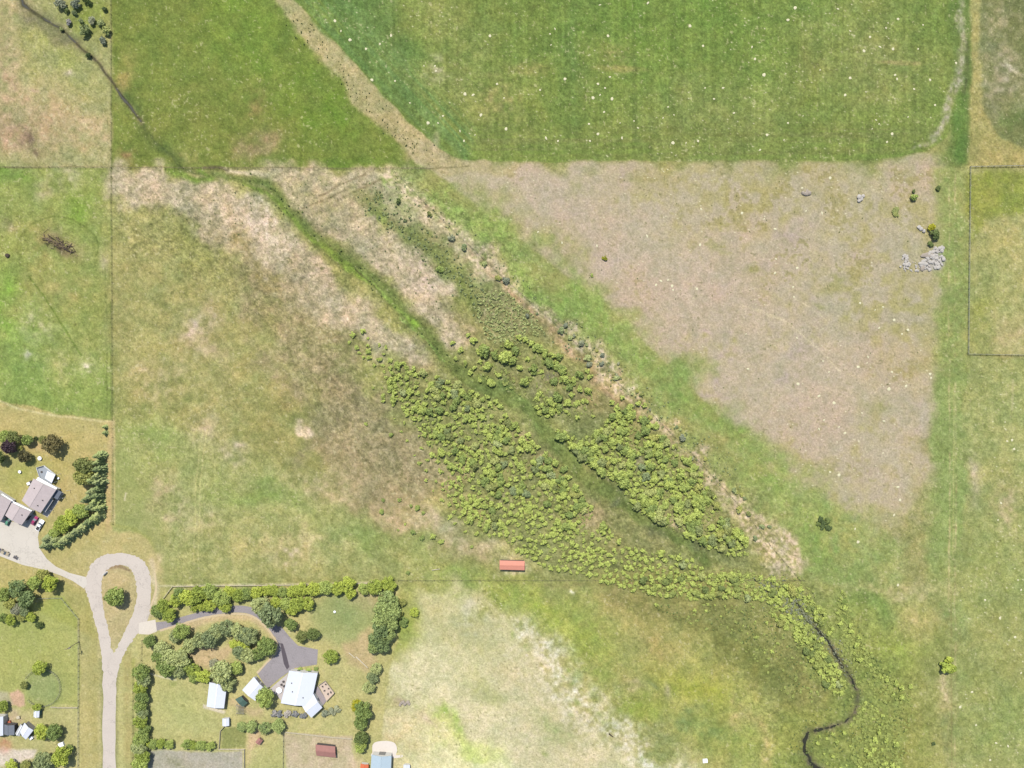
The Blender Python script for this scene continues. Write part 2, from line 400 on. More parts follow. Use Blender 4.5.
put(blob(514, 567, 22, 9, 0, 1.4, warp=5), (206, 186, 146), 0.8, N5 * 0.5)
put(blob(512, 574, 14, 3, 0, 1.4, warp=3), (222, 204, 170), 0.8, N2 * 0.5)
# pale green lower meadow
put(poly([(112, 410), (160, 400), (220, 430), (280, 470), (340, 510), (400, 545), (440, 575), (400, 582), (160, 586), (112, 560)], 16, 12), (168, 170, 106), 0.9, N10 * 0.5)
put(blob(150, 430, 44, 30, 20, warp=12), (136, 160, 86), 0.8, N10 * 0.5)
put(blob(130, 480, 30, 40, 0, warp=12), (150, 164, 94), 0.7, N10 * 0.5)
put(blob(170, 500, 26, 18, 0, warp=10), (186, 176, 132), 0.65, N10 * 0.7)
put(blob(215, 425, 14, 20, -20, warp=8), (194, 178, 140), 0.75, N5 * 0.8)
put(blob(240, 455, 14, 10, -20, warp=8), (190, 176, 140), 0.6, N5 * 0.8)
put(blob(270, 500, 40, 10, 15, warp=8), (134, 156, 82), 0.75, N10 * 0.6)
put(blob(365, 540, 44, 12, 15, warp=8), (138, 158, 86), 0.8, N10 * 0.5)
put(blob(240, 490, 20, 16, 0, warp=8), (146, 164, 88), 0.6, N10 * 0.5)
put(blob(210, 520, 16, 12, 0, warp=8), (196, 184, 134), 0.6, N5 * 0.8)
put(blob(300, 545, 40, 14, 0, warp=10), (186, 180, 124), 0.6, N10 * 0.7)
put(blob(286, 560, 14, 8, 0, warp=6), (202, 188, 150), 0.5, N5 * 0.8)
put(blob(320, 490, 30, 12, 20, warp=8), (186, 172, 126), 0.6, N5 * 0.7)
for dx in (0, 4.5):
    put(stroke([(204 + dx, 430), (199 + dx, 455), (196 + dx, 480), (195 + dx, 520), (194 + dx, 560)], 1.4, 0.9, 0.6), (200, 194, 128), 0.7)
put(stroke([(126, 493), (124.5, 500)], 1.3, 0.6), (222, 214, 180), 0.8)

# diagonal green strip beside the pasture
put(stroke([(400, 182), (440, 205), (500, 255), (560, 300), (620, 345), (680, 395), (740, 450), (800, 510), (850, 560)], [14, 34, 40, 38, 36, 36, 40, 56, 80], 16, 14), (152, 165, 96), 0.85, N5 * 0.5)
for (x, y, rx, ry) in [(450, 205, 30, 14), (490, 240, 26, 14), (530, 282, 26, 14), (575, 300, 30, 12), (600, 330, 30, 12), (640, 360, 30, 12), (690, 400, 34, 14), (730, 430, 30, 14), (770, 480, 30, 16), (820, 545, 40, 24)]:
    put(blob(x, y, rx, ry, 42, warp=8), (136, 162, 78), 0.6, N5 * 0.5)
put(blob(845, 520, 36, 26, 30, warp=12), (164, 166, 96), 0.6, N10 * 0.6)
# straw fence-line
put(stroke([(395, 178), (430, 212), (465, 246), (500, 282), (560, 325), (610, 375), (650, 410), (700, 460), (745, 515), (795, 575)], [12, 14, 14, 12, 20, 18, 14, 16, 24, 36], 6, 8), (200, 184, 148), 0.7, N2 * 0.9)
put(stroke([(490, 275), (530, 310), (570, 350), (610, 395), (640, 415)], [3, 8, 10, 10, 8], 4, 4), (178, 150, 112), 0.7, N5 * 0.6)
for k in range(26):
    t = random.random()
    pts = [(395, 178), (465, 246), (560, 325), (650, 410), (745, 515), (795, 575)]
    i = min(int(t * 5), 4); f = t * 5 - i
    x = pts[i][0] * (1 - f) + pts[i + 1][0] * f + random.uniform(-7, 10); y = pts[i][1] * (1 - f) + pts[i + 1][1] * f + random.uniform(-8, 7)
    put(blob(x, y, random.uniform(2, 6), random.uniform(2, 4), 40, warp=3), random.choice([(228, 210, 184), (150, 158, 92), (168, 148, 112)]), 0.7, N2 * 0.6)
put(blob(660, 595, 60, 14, 0, warp=6), (150, 152, 84), 0.7, N5)

# marsh floor under the willows and the grassy channel
put(poly([(440, 362), (480, 340), (540, 345), (600, 395), (640, 410), (700, 470), (750, 545), (745, 560), (700, 572), (600, 575), (540, 565), (470, 520), (440, 470), (400, 410), (385, 380)], 10, 6), (140, 144, 88), 0.92, N5 * 0.4)
for (x, y, rx, ry, c_) in [(525, 440, 16, 12, (176, 158, 112)), (540, 460, 10, 12, (168, 152, 106)), (590, 520, 14, 14, (180, 160, 118)), (600, 510, 8, 8, (182, 164, 126)), (680, 528, 16, 10, (186, 166, 126)), (665, 540, 14, 8, (170, 158, 104)), (450, 480, 14, 20, (176, 158, 114)), (500, 500, 8, 8, (150, 146, 100)), (480, 440, 14, 8, (158, 150, 100)), (555, 375, 14, 12, (152, 142, 92)), (510, 385, 10, 7, (158, 146, 98)), (590, 400, 14, 14, (156, 142, 96)), (642, 460, 8, 6, (150, 146, 116)), (630, 510, 24, 10, (152, 146, 96)), (475, 510, 20, 8, (172, 160, 104))]:
    put(blob(x, y, rx, ry, 20, warp=6), c_, 0.8, N5 * 0.6)
CH = [(213, 170), (228, 177), (256, 180), (276, 192), (294, 214), (318, 238), (345, 256), (368, 275), (392, 302), (416, 326), (440, 350), (458, 372), (490, 388), (522, 405), (545, 432), (572, 462), (592, 482), (612, 492), (630, 512), (652, 528), (690, 545), (708, 562)]
CHW = [4, 7, 7, 8, 9, 12, 17, 15, 12, 13, 14, 18, 24, 22, 20, 20, 20, 16, 12, 12, 14, 16]
put(stroke(CH, [w * 1.3 + 2 for w in CHW], 4, 3), (132, 138, 78), 0.75, N5 * 0.5)
put(stroke(CH, [w * .72 for w in CHW], 2.5, 2.5), (120, 134, 70), 0.95, N5 * 0.25)
put(stroke([(245, 182), (280, 203), (305, 232), (345, 262), (370, 285)], [2, 4, 5, 8, 3], 2, 2), (122, 148, 58), 0.7, N2 * 0.6)
put(stroke([(360, 270), (385, 298), (413, 322)], [2, 4, 3], 1.5, 1), (134, 160, 74), 0.8, N2 * 0.4)
put(blob(414, 323, 8, 3.5, 40, 1.5), (140, 174, 64), 0.9)
put(blob(505, 392, 26, 7, 22, warp=4), (112, 140, 76), 0.6, N5 * 0.3)
put(stroke([(400, 318), (430, 345), (446, 362)], 2, 1.5, 1.5), (126, 158, 74), 0.6, N2 * 0.5)
put(stroke([(355, 268), (372, 285), (380, 294)], 1.6, 1, 1), (82, 86, 48), 0.6)
for (x, y, r_) in [(556, 402, 9), (620, 490, 8), (575, 395, 6), (655, 535, 10), (700, 548, 10), (616, 500, 5)]:
    put(blob(x, y, r_, r_ * .7, 30, warp=4), (108, 112, 84), 0.6, N5 * 0.3)
put(blob(538, 388, 6, 8, 20, warp=3), (130, 132, 98), 0.5)
put(blob(552, 375, 5, 5, 0, warp=3), (110, 112, 104), 0.5)
put(stroke([(200, 168), (212, 176), (196, 180), (180, 172), (165, 168)], [6, 4, 7, 7, 5], 3, 2), (120, 146, 60), 0.9, N5 * 0.3)
put(stroke([(228, 171), (258, 173), (268, 174)], 4, 2, 1), (206, 194, 156), 0.9)

put(stroke([(204, 166), (216, 165), (228, 170)], [2, 3, 2], 1.5, 1.5), (92, 84, 60), 0.7, N2 * 0.6)
put(stroke([(138, 116), (150, 134), (164, 150), (182, 168), (200, 172)], [1.5, 2, 3, 4, 3], 2, 1.5), (88, 102, 54), 0.65, N2 * 0.5)
# ---- lower half right of the yards
LM = [(400, 583), (600, 578), (800, 580), (930, 600), (955, 830), (380, 830), (384, 700), (398, 640)]
put(poly(LM, 3, 2), (168, 168, 98))
put(poly([(395, 600), (460, 595), (520, 640), (560, 700), (600, 740), (700, 768), (720, 830), (370, 830), (385, 690)], 16, 10), (204, 199, 150), 0.95, N10 * 0.4)
put(blob(560, 690, 60, 40, 40, warp=14), (216, 208, 172), 0.6, N5 * 0.6)
put(blob(440, 745, 60, 26, 10, warp=10), (226, 222, 166), 0.6, N5 * 0.3)
put(poly([(400, 660), (470, 640), (520, 680), (560, 740), (600, 830), (380, 830), (388, 720)], 18, 12), (216, 210, 166), 0.85, N10 * 0.5)
put(poly([(410, 725), (470, 735), (520, 765), (530, 830), (400, 830)], 12, 8), (228, 222, 170), 0.85, N10 * 0.4)
put(poly([(520, 620), (545, 615), (590, 660), (625, 700), (650, 745), (640, 800), (520, 800), (500, 720), (490, 660)], 16, 12), (206, 198, 156), 0.62, N5 * 0.8)
for (x, y, rx, ry, a) in [(575, 685, 26, 12, .9), (540, 650, 16, 16, .8), (612, 728, 16, 20, .7), (560, 700, 24, 14, .6), (650, 760, 50, 12, .8), (520, 635, 12, 12, .6)]:
    put(blob(x, y, rx, ry, 40, warp=12), (226, 220, 194), a * .45, N2 * 0.9 + N5 * 0.9)
for k in range(70):
    t = random.random(); x = 520 + 130 * t + random.gauss(0, 14); y = 620 + 130 * t + random.gauss(0, 22)
    put(blob(x, y, random.uniform(2, 6), random.uniform(1.5, 4), 40, warp=4), random.choice([(226, 220, 192), (220, 212, 184), (150, 164, 92), (164, 172, 104)]), 0.5, N2 * 0.8)
for (x, y, rx, ry, c_, a) in [(480, 592, 60, 12, (148, 164, 84), .85), (540, 605, 40, 18, (156, 172, 74), .85), (585, 635, 30, 22, (158, 172, 76), .8), (600, 665, 20, 24, (144, 158, 78), .7), (560, 732, 28, 8, (166, 176, 114), .7), (625, 700, 20, 20, (140, 152, 82), .7), (640, 712, 24, 16, (146, 164, 68), .8), (700, 690, 44, 26, (158, 168, 66), .85), (730, 740, 50, 26, (150, 162, 78), .8), (660, 740, 30, 10, (142, 152, 90), .8), (685, 725, 14, 8, (126, 146, 84), .9), (720, 735, 16, 10, (140, 158, 92), .6), (656, 686, 9, 5, (132, 146, 88), .8), (470, 645, 40, 22, (190, 186, 128), .6), (480, 690, 26, 12, (178, 180, 116), .7), (440, 615, 24, 10, (196, 188, 132), .7), (455, 735, 30, 10, (196, 210, 116), .8), (430, 715, 16, 6, (170, 192, 104), .8), (475, 745, 26, 10, (212, 220, 132), .8), (448, 722, 22, 5, (164, 190, 96), .7), (480, 625, 20, 16, (186, 184, 140), .5)]:
    put(blob(x, y, rx, ry, 25, warp=8), c_, a, N5 * 0.6)
put(blob(425, 718, 10, 5, 40, warp=3), (206, 188, 164), 0.8)
put(blob(398, 703, 7, 4, 0, warp=2), (176, 158, 136), 0.8)
put(blob(400, 740, 26, 30, 0, warp=8), (204, 192, 138), 0.7, N10 * 0.4)
put(blob(468, 609, 5, 6, 0, warp=3), (214, 204, 178), 0.7)
put(poly([(380, 580), (420, 583), (412, 640), (384, 672), (380, 640)], 6, 4), (172, 172, 98), 0.8, N5 * 0.6)
put(blob(407, 625, 10, 22, 10, warp=4), (156, 172, 82), 0.8, N5 * 0.5)
# brown-olive floodplain
put(poly([(600, 580), (800, 585), (830, 630), (850, 690), (800, 720), (760, 690), (720, 650), (660, 620), (610, 600)], 14, 10), (136, 141, 80), 0.92, N10 * 0.5)
put(blob(745, 655, 50, 20, 30, warp=8), (130, 132, 66), 0.8, N10 * 0.5)
put(blob(630, 605, 30, 12, 20, warp=8), (146, 142, 86), 0.6, N5 * 0.6)
put(blob(720, 615, 40, 10, 10, warp=8), (136, 138, 78), 0.6, N5 * 0.5)
put(blob(655, 640, 24, 12, 25, warp=8), (160, 152, 90), 0.5, N5 * 0.7)
put(blob(640, 610, 6, 20, -40, warp=6), (120, 130, 66), 0.4)
put(poly([(780, 700), (850, 690), (900, 740), (930, 830), (760, 830)], 14, 8), (146, 156, 78), 0.9, N10 * 0.4)
put(poly([(830, 590), (900, 590), (940, 650), (945, 830), (900, 830), (870, 720), (850, 650)], 14, 10), (152, 156, 82), 0.9, N10 * 0.5)
put(blob(865, 600, 30, 22, 30, warp=8), (122, 150, 76), 0.85, N10 * 0.4)
put(blob(890, 650, 22, 24, 0, warp=8), (144, 164, 76), 0.7, N10 * 0.5)
put(blob(930, 680, 14, 30, 0, warp=6), (140, 150, 94), 0.6, N10 * 0.4)
put(blob(912, 620, 24, 18, 40, warp=8), (184, 172, 112), 0.75, N5 * 0.5)
put(blob(944, 690, 6, 26, 0, warp=5), (192, 178, 134), 0.7, N5 * 0.5)
put(blob(935, 740, 14, 20, 0, warp=6), (130, 150, 78), 0.6, N10 * 0.4)
put(blob(895, 590, 60, 8, 0, warp=5), (188, 176, 122), 0.6, N5 * 0.6)
put(blob(815, 610, 24, 14, 20, warp=5), (124, 132, 80), 0.7, N10 * 0.3)
put(blob(810, 595, 8, 20, 0, warp=5), (124, 136, 72), 0.6, N10 * 0.3)
put(blob(868, 698, 8, 12, 0, warp=3), (110, 118, 76), 0.8)
put(blob(850, 700, 10, 5, 0, warp=3), (118, 126, 74), 0.6)
put(blob(740, 720, 10, 10, 0, warp=6), (192, 176, 118), 0.6, N5 * 0.6)
put(stroke([(735, 700), (752, 715), (765, 745), (770, 830)], [4, 8, 10, 12], 6, 4), (184, 170, 106), 0.6, N5 * 0.6)
put(blob(635, 688, 10, 6, 30, warp=4), (198, 182, 136), 0.7, N5 * 0.8)
put(blob(668, 690, 3, 9, 0, warp=2), (196, 184, 150), 0.7)
put(poly([(770, 590), (830, 600), (910, 700), (910, 790), (770, 790), (840, 700), (800, 650)], 10, 8), (134, 148, 76), 0.75, N5 * 0.5)
put(blob(645, 585, 140, 3, 1, warp=2), (140, 134, 80), 0.5, N5)

# ---- yards, left
put(poly([(-60, 400), (20, 404), (60, 414), (112, 421), (112, 560), (100, 590), (-60, 590)], 1.5, 1.5), (190, 178, 114))
put(stroke([(-10, 396), (12, 406), (30, 412), (62, 416), (98, 421), (112, 421)], 2.0, 1.0, 1.2), (212, 202, 148), 0.8, N5 * 0.4)
put(blob(22, 470, 30, 22, 0, warp=6), (170, 172, 92), 0.8, N10 * 0.4)
put(blob(60, 465, 20, 24, 0, warp=6), (180, 170, 100), 0.6, N10 * 0.4)
put(blob(62, 500, 12, 16, 0, warp=4), (194, 174, 122), 0.6, N10 * 0.3)
put(blob(40, 450, 14, 8, 0, warp=4), (196, 172, 122), 0.7)
put(poly([(108, 421), (114, 421), (113, 540), (106, 555), (105, 480)], 2, 1), (196, 176, 122), 0.8)
put(stroke([(113.5, 418), (114.5, 460), (114, 525)], 2.2, 1.0), (202, 190, 132), 0.7, N5 * 0.6)
put(poly([(112, 526), (135, 530), (155, 545), (165, 570), (165, 592), (150, 640), (130, 655), (100, 660), (60, 590), (60, 560), (100, 545)], 3, 3), (190, 178, 118), 0.95, N10 * 0.3)
put(stroke([(112, 523), (134, 528), (150, 540), (160, 556)], 3.0, 2, 1), (160, 164, 88), 0.6)
put(poly([(-60, 566), (30, 570), (62, 580), (84, 592), (98, 640), (101, 830), (-60, 830)], 2, 1), (182, 174, 106))
put(poly([(-60, 600), (40, 600), (62, 598), (78, 618), (79, 710), (-60, 712)], 2, 1.5), (172, 176, 94))
put(blob(20, 650, 34, 24, 0, warp=10), (160, 172, 86), 0.6, N10 * 0.5)
put(blob(20, 580, 30, 10, 0, warp=5), (194, 178, 118), 0.8)
put(blob(5, 590, 20, 10, 0, warp=5), (186, 180, 96), 0.7)
put(blob(43, 687, 19, 19, 0, 3), (148, 164, 96), 0.9, N10 * 0.2)
put(poly([(8, 693), (18, 688), (24, 694), (26, 705), (18, 709), (8, 708)], 2, 2), (212, 172, 140), 0.95)
put(poly([(-10, 690), (6, 692), (10, 706), (-10, 708)], 3, 2), (190, 182, 150), 0.8)
put(poly([(-60, 712), (78, 706), (79, 830), (-60, 830)], 2, 2), (186, 182, 114), 0.85, N10 * 0.3)
put(poly([(-60, 750), (10, 748), (34, 752), (32, 760), (10, 764), (-60, 766)], 2, 2), (218, 204, 186), 0.95)
put(blob(5, 746, 9, 5, 0, warp=3), (196, 130, 100), 0.7, N5 * 0.6)
put(blob(14, 720, 10, 6, 0, warp=3), (206, 178, 150), 0.6, N5 * 0.6)
put(stroke([(86, 600), (92, 640), (94, 700), (95, 830)], 8, 5, 2), (176, 168, 98), 0.6, N10 * 0.4)
put(stroke([(99, 690), (99, 830)], 3, 2, 1), (198, 186, 124), 0.6)
# yard of the white house
put(poly([(118, 650), (135, 632), (160, 610), (160, 590), (400, 582), (398, 640), (384, 700), (380, 830), (117, 830)], 2, 2), (190, 184, 114))
put(stroke([(128, 655), (130, 830)], 9, 3, 1.5), (176, 164, 98), 0.7, N10 * 0.4)
put(stroke([(134, 660), (133, 830)], 4, 2, 1), (164, 166, 84), 0.7, N10 * 0.4)
put(blob(180, 710, 34, 30, 0, warp=8), (182, 184, 108), 0.8, N10 * 0.5)
put(blob(173, 684, 4, 3, 0, 2), (156, 166, 88), 0.7)
put(poly([(222, 728), (245, 728), (246, 748), (221, 748)], 1.2, 0.6), (146, 152, 82), 0.95, N5 * 0.3)
put(poly([(148, 751), (243, 751), (244, 830), (147, 830)], 1.5, 1), (178, 172, 152), 1.0)
put(blob(178, 765, 14, 5, 0, warp=3), (146, 146, 108), 0.6, N2 * 0.8)
put(poly([(247, 735), (258, 732), (262, 745), (256, 758), (247, 768)], 3, 2), (212, 180, 138), 0.8)
put(poly([(285, 732), (352, 734), (358, 770), (345, 830), (284, 830)], 2, 2), (196, 178, 144), 0.85, N10 * 0.3)
put(poly([(248, 750), (284, 740), (284, 830), (248, 830)], 4, 3), (180, 180, 108), 0.8, N10 * 0.4)
put(blob(355, 766, 10, 10, 0, warp=2), (216, 188, 152), 0.8)
put(poly([(310, 600), (352, 592), (372, 600), (374, 625), (350, 645), (310, 635)], 7, 4), (158, 168, 98), 0.9, N10 * 0.4)
put(blob(345, 616, 14, 8, 30, warp=4), (136, 158, 90), 0.7, N10 * 0.3)
put(blob(366, 600, 12, 9, 0, warp=4), (192, 172, 124), 0.7)
put(poly([(345, 640), (368, 632), (376, 660), (366, 672), (350, 660)], 4, 3), (196, 174, 122), 0.9, N5 * 0.4)
put(poly([(186, 655), (200, 645), (230, 645), (238, 652), (215, 662), (200, 668)], 4, 3), (202, 176, 128), 0.9)
put(stroke([(190, 627), (205, 620), (225, 615), (250, 617), (270, 632), (277, 646)], [10, 8, 6, 6, 4, 3], 3, 1), (210, 184, 138), 0.9)
put(stroke([(232, 704), (250, 712), (262, 712)], 8, 3, 2), (204, 178, 132), 0.7)
put(blob(226, 712, 8, 5, 0, warp=2), (206, 194, 130), 0.5)
put(poly([(203, 704), (226, 711), (224, 714), (203, 708)], 0.8), (226, 212, 188), 0.8)
put(stroke([(151, 674), (162, 677), (176, 680)], 1.6, 0.8), (226, 218, 182), 0.8)
put(stroke([(160, 586), (240, 584.5), (320, 584), (385, 582)], 2.0, 0.9), (216, 206, 168), 0.7)
# verge of the turning circle
put(stroke([(153, 562), (156, 590), (152, 607), (146, 618)], [6, 5, 4, 3], 2, 2), (216, 200, 164), 0.8, N5 * 0.5)
put(blob(160, 562, 5, 12, 0, warp=3), (206, 190, 146), 0.7, N5 * 0.6)
put(poly([(113, 651), (107.5, 626), (102.5, 606), (101, 585), (103, 574), (109, 567), (120, 564.5), (130, 568), (136, 580), (137.5, 600), (130, 621), (122, 636), (115, 650)], 1.5), (196, 180, 130), 1.0)
put(stroke([(103, 574), (109, 567.5), (120, 566), (131, 571)], [2, 4, 4, 2], 1.5, 0.8), (150, 126, 98), 0.8)
# property seams
put(stroke([(-10, 167.5), (112, 167), (430, 168.5), (470, 166)], 1.1, 0.7, 0.5), (128, 118, 78), 0.6, N5 * 0.6)
put(stroke([(111.3, -40), (111.5, 167), (112, 420)], 1.0, 0.7, 0.3), (120, 128, 66), 0.5)

# tussock relief
stk2 = np.clip(rotnoise(26, 4, 48, 72) * 0.8 + N5 * 0.3, -1, 1)
sl, m = poly([(200, 200), (330, 320), (440, 480), (420, 540), (300, 480), (160, 420), (120, 300)], 20, 14)
C[sl] *= (1 + 0.055 * stk2[sl] * m)[..., None]
rel(poly([(112, 169), (432, 169), (520, 260), (640, 380), (760, 500), (800, 578), (520, 570), (420, 500), (330, 440), (260, 320), (112, 240)], 10, 4), 0.26)
rel(poly([(600, 580), (800, 585), (900, 600), (930, 768), (760, 800), (720, 650)], 10, 4), 0.16)
rel(poly([(478, 292), (505, 290), (535, 318), (545, 335), (515, 345), (490, 342), (476, 315)], 6, 4), 0.5)
rel(poly([(-60, 400), (112, 421), (170, 560), (170, 590), (395, 582), (384, 700), (400, 830), (-60, 830)], 3, 0), 0.0)

put(stroke(CREEK_SE, [4, 8, 9, 10, 9, 10, 9, 7, 6, 6, 6, 7, 7, 8, 9, 10, 11, 11], 4, 2), (112, 112, 78), 0.6, N2 * 0.6)
put(stroke(CREEK_SE, [2, 3, 4, 4, 4, 5, 4, 2.5, 2.5, 2.5, 2.5, 3, 3, 3, 4, 5, 5, 5], 1.5, 1.5), (104, 98, 80), 0.6, N2 * 0.7)
put(stroke(CREEK_NW[6:], 4, 2.5, 1), (128, 118, 84), 0.6, N2 * 0.6)
put(stroke(CREEK_NW, [4, 4, 3.4, 2.6, 2, 1.8, 1.8, 1.8, 1.8, 1.8, 1.8, 2, 2.6, 3.4, 2, 1], 1.0, 0.8), (74, 70, 50), 0.8, N5 * 0.6)

# fine breakup over everything
N_PIX = RNG.normal(0, 1, (H, W)).astype(np.float32)
mott = 1 + 0.035 * N_PIX + 0.055 * N_FINE + 0.06 * N2 + 0.042 * N5 + 0.028 * N10 + 0.022 * N25
gb = 0.014 * N10 + 0.012 * N25 + 0.012 * N60 + 0.010 * N2
yard = np.ones((H, W), dtype=np.float32)
sl, m = poly([(-60, 400), (112, 421), (170, 560), (170, 590), (395, 582), (384, 700), (400, 830), (-60, 830)], 3, 0)
yard[sl] -= 0.45 * m
sl, m = poly(TP, 14, 12)
yard[sl] -= 0.42 * m
sl, m = poly([(395, 600), (460, 595), (520, 640), (600, 740), (640, 830), (370, 830)], 16, 10)
yard[sl] -= 0.35 * m * (yard[sl] > .9)
rough = np.clip(REL * 3.0, 0, 0.9)
mott = 1 + (mott - 1) * yard * (1 + rough * 0.9)
C *= mott[..., None]
C[..., 0] *= 1 + gb * yard
C[..., 1] *= 1 - gb * 0.35 * yard
C[..., 2] *= 1 + (0.02 * N5 + 0.05 * N2) * yard
_y = np.clip((1 - yard) / .45, 0, 1)[..., None]
sl_, m_ = poly([(118, 650), (160, 605), (400, 582), (384, 700), (380, 830), (-60, 830), (-60, 560)], 4, 0)
_y2 = np.zeros((H, W, 1), dtype=np.float32); _y2[sl_] = m_[..., None]
_g = C.mean(-1, keepdims=True)
C = C * (1 - _y2) + (_g + (C - _g) * .88) * 1.03 * _y2
_l = C.mean(-1, keepdims=True)
C = _l + (C - _l) * 0.93
# pale flecks: dead thatch and soil crumbs
fl = np.clip(vnoise(1.4, 1.4, 41) * 0.7 + vnoise(3, 3, 42) * 0.45 + N25 * 0.12 - 0.60, 0, 1) * 2.4 * yard
fl = np.clip(fl, 0, 0.5)[..., None]
C = C * (1 - fl) + np.array((214, 206, 166), dtype=np.float32) * fl
dk = np.clip(vnoise(1.6, 1.6, 43) * 0.7 + vnoise(3.5, 3.5, 44) * 0.5 + N10 * 0.1 - 0.66, 0, 1) * 2.4 * (0.35 + rough)
dk = np.clip(dk, 0, 0.45)[..., None]
C = C * (1 - dk) + np.array((88, 92, 50), dtype=np.float32) * dk
wf = (RNG.random((H, W)) > 0.9965).astype(np.float32)
wf = np.maximum(wf, 0.45 * np.roll(wf, 1, 1)) * np.clip(0.6 + N25 * 0.6, 0, 1)
for pl in (TP, CF, [(955, 360), (1090, 360), (1090, 830), (955, 830)], [(395, 600), (520, 600), (660, 768), (400, 768)]):
    sl, m = poly(pl, 4, 2)
    k = (wf[sl] * m * 0.8)[..., None]
    C[sl] = C[sl] * (1 - k) + np.array((236, 230, 196), dtype=np.float32) * k
C *= np.array((1.03, 1.025, 1.03), dtype=np.float32)
C = np.clip(C, 8, 248)

ALB = np.clip(lin(C) / KLIGHT, 0.004, 0.8).astype(np.float32)
Z = REL * (0.55 * vnoise(2.2, 2.2, 51) + 0.45 * vnoise(4.5, 4.5, 52)) + 0.12 * np.minimum(REL * 8, 1) * vnoise(40, 40, 53)
def sink(sm, d):
    sl, m = sm
    Z[sl] = Z[sl] * (1 - m) - d * m
sink(stroke(CH, CHW, 3), 0.25)
DITCH = [(204, 166), (216, 165), (228, 172), (240, 178), (262, 184)]

def sink_rough(pts, w, soft, d):
    sl, m = stroke(pts, w, soft, 1.5)
    k = np.clip(m * (1.05 + 0.55 * N5[sl] + 0.3 * N2[sl]), 0, 1.25)
    Z[sl] = Z[sl] * (1 - np.clip(m, 0, 1) * .7) - d * k
sink_rough(CREEK_NW, [1.6, 1.8, 1.2, .9, .6, .5, .6, .6, .5, .6, .5, .6, 1.2, 1.8, .8, .3], 1.6, 0.30)
sink_rough(CREEK_UP, [.6, 1.2, 1.6, 2, 1.6], 2.0, 0.28)
sink_rough(CREEK_SE, [1, 2, 2.5, 3, 2.6, 3.4, 2.8, 1.2, 1.6, 1.4, 1.6, 2, 2, 2.4, 3, 3.6, 4, 4], 2.0, 0.28)

# ------------------------------------------------------------------ scene helpers
def wx(px): return (px - 512) * S
def wy(py): return (384 - py) * S
def P(px, py, h=0.0):
    """point at height h that the survey shows at pixel px, py"""
    s = 1 - h / CAM_H
    return Vector((wx(px) * s, wy(py) * s, h))

def mesh_obj(name, verts, faces, mats, parent=None, mat_idx=None, smooth_=False):
    me = bpy.data.meshes.new(name)
    off = Vector(parent_world(parent)) if parent is not None else Vector((0, 0, 0))
    me.from_pydata([tuple(Vector(v) - off) for v in verts], [], faces)
    for m_ in (mats if isinstance(mats, (list, tuple)) else [mats]):
        me.materials.append(m_)
    if mat_idx is not None:
        me.polygons.foreach_set('material_index', mat_idx)
    if smooth_:
        me.polygons.foreach_set('use_smooth', [True] * len(me.polygons))
    me.update()
    o = bpy.data.objects.new(name, me)
    COL.objects.link(o)
    if parent is not None:
        o.parent = parent
    return o

def parent_world(o):
    v = Vector((0, 0, 0))
    while o is not None:
        v += o.location
        o = o.parent
    return v

def tag(o, label=None, cat=None, group=None, kind=None):
    if label: o['label'] = label
    if cat: o['category'] = cat
    if group: o['group'] = group
    if kind: o['kind'] = kind
    return o

def empty(name, loc, label, cat, group=None):
    o = bpy.data.objects.new(name, None)
    o.empty_display_size = 0.5
    COL.objects.link(o)
    o.location = loc
    return tag(o, label, cat, group)

def mat_plain(name, col, rough=0.8, var=0.12, scale=0.6, metal=0.0, spec=0.3, bump=0.0):
    m = bpy.data.materials.new(name)
    m.use_nodes = True
    n = m.node_tree.nodes; l = m.node_tree.links
    b = n["Principled BSDF"]
    b.inputs["Roughness"].default_value = rough
    b.inputs["Metallic"].default_value = metal
    b.inputs["Specular IOR Level"].default_value = spec
    tc = n.new("ShaderNodeTexCoord")
    nz = n.new("ShaderNodeTexNoise")
    nz.inputs["Scale"].default_value = scale
    nz.inputs["Detail"].default_value = 5
    l.new(tc.outputs["Object"], nz.inputs["Vector"])
    mx = n.new("ShaderNodeMix"); mx.data_type = 'RGBA'
    mx.inputs["A"].default_value = (*[c * (1 - var) for c in col], 1)
    mx.inputs["B"].default_value = (*[min(c * (1 + var), 0.9) for c in col], 1)
    l.new(nz.outputs["Fac"], mx.inputs["Factor"])
    l.new(mx.outputs["Result"], b.inputs["Base Color"])
    if bump:
        bp = n.new("ShaderNodeBump"); bp.inputs["Strength"].default_value = bump
        bp.inputs["Distance"].default_value = 0.05
        nz2 = n.new("ShaderNodeTexNoise"); nz2.inputs["Scale"].default_value = 6
        l.new(tc.outputs["Object"], nz2.inputs["Vector"])
        l.new(nz2.outputs["Fac"], bp.inputs["Height"])
        l.new(bp.outputs["Normal"], b.inputs["Normal"])
    return m

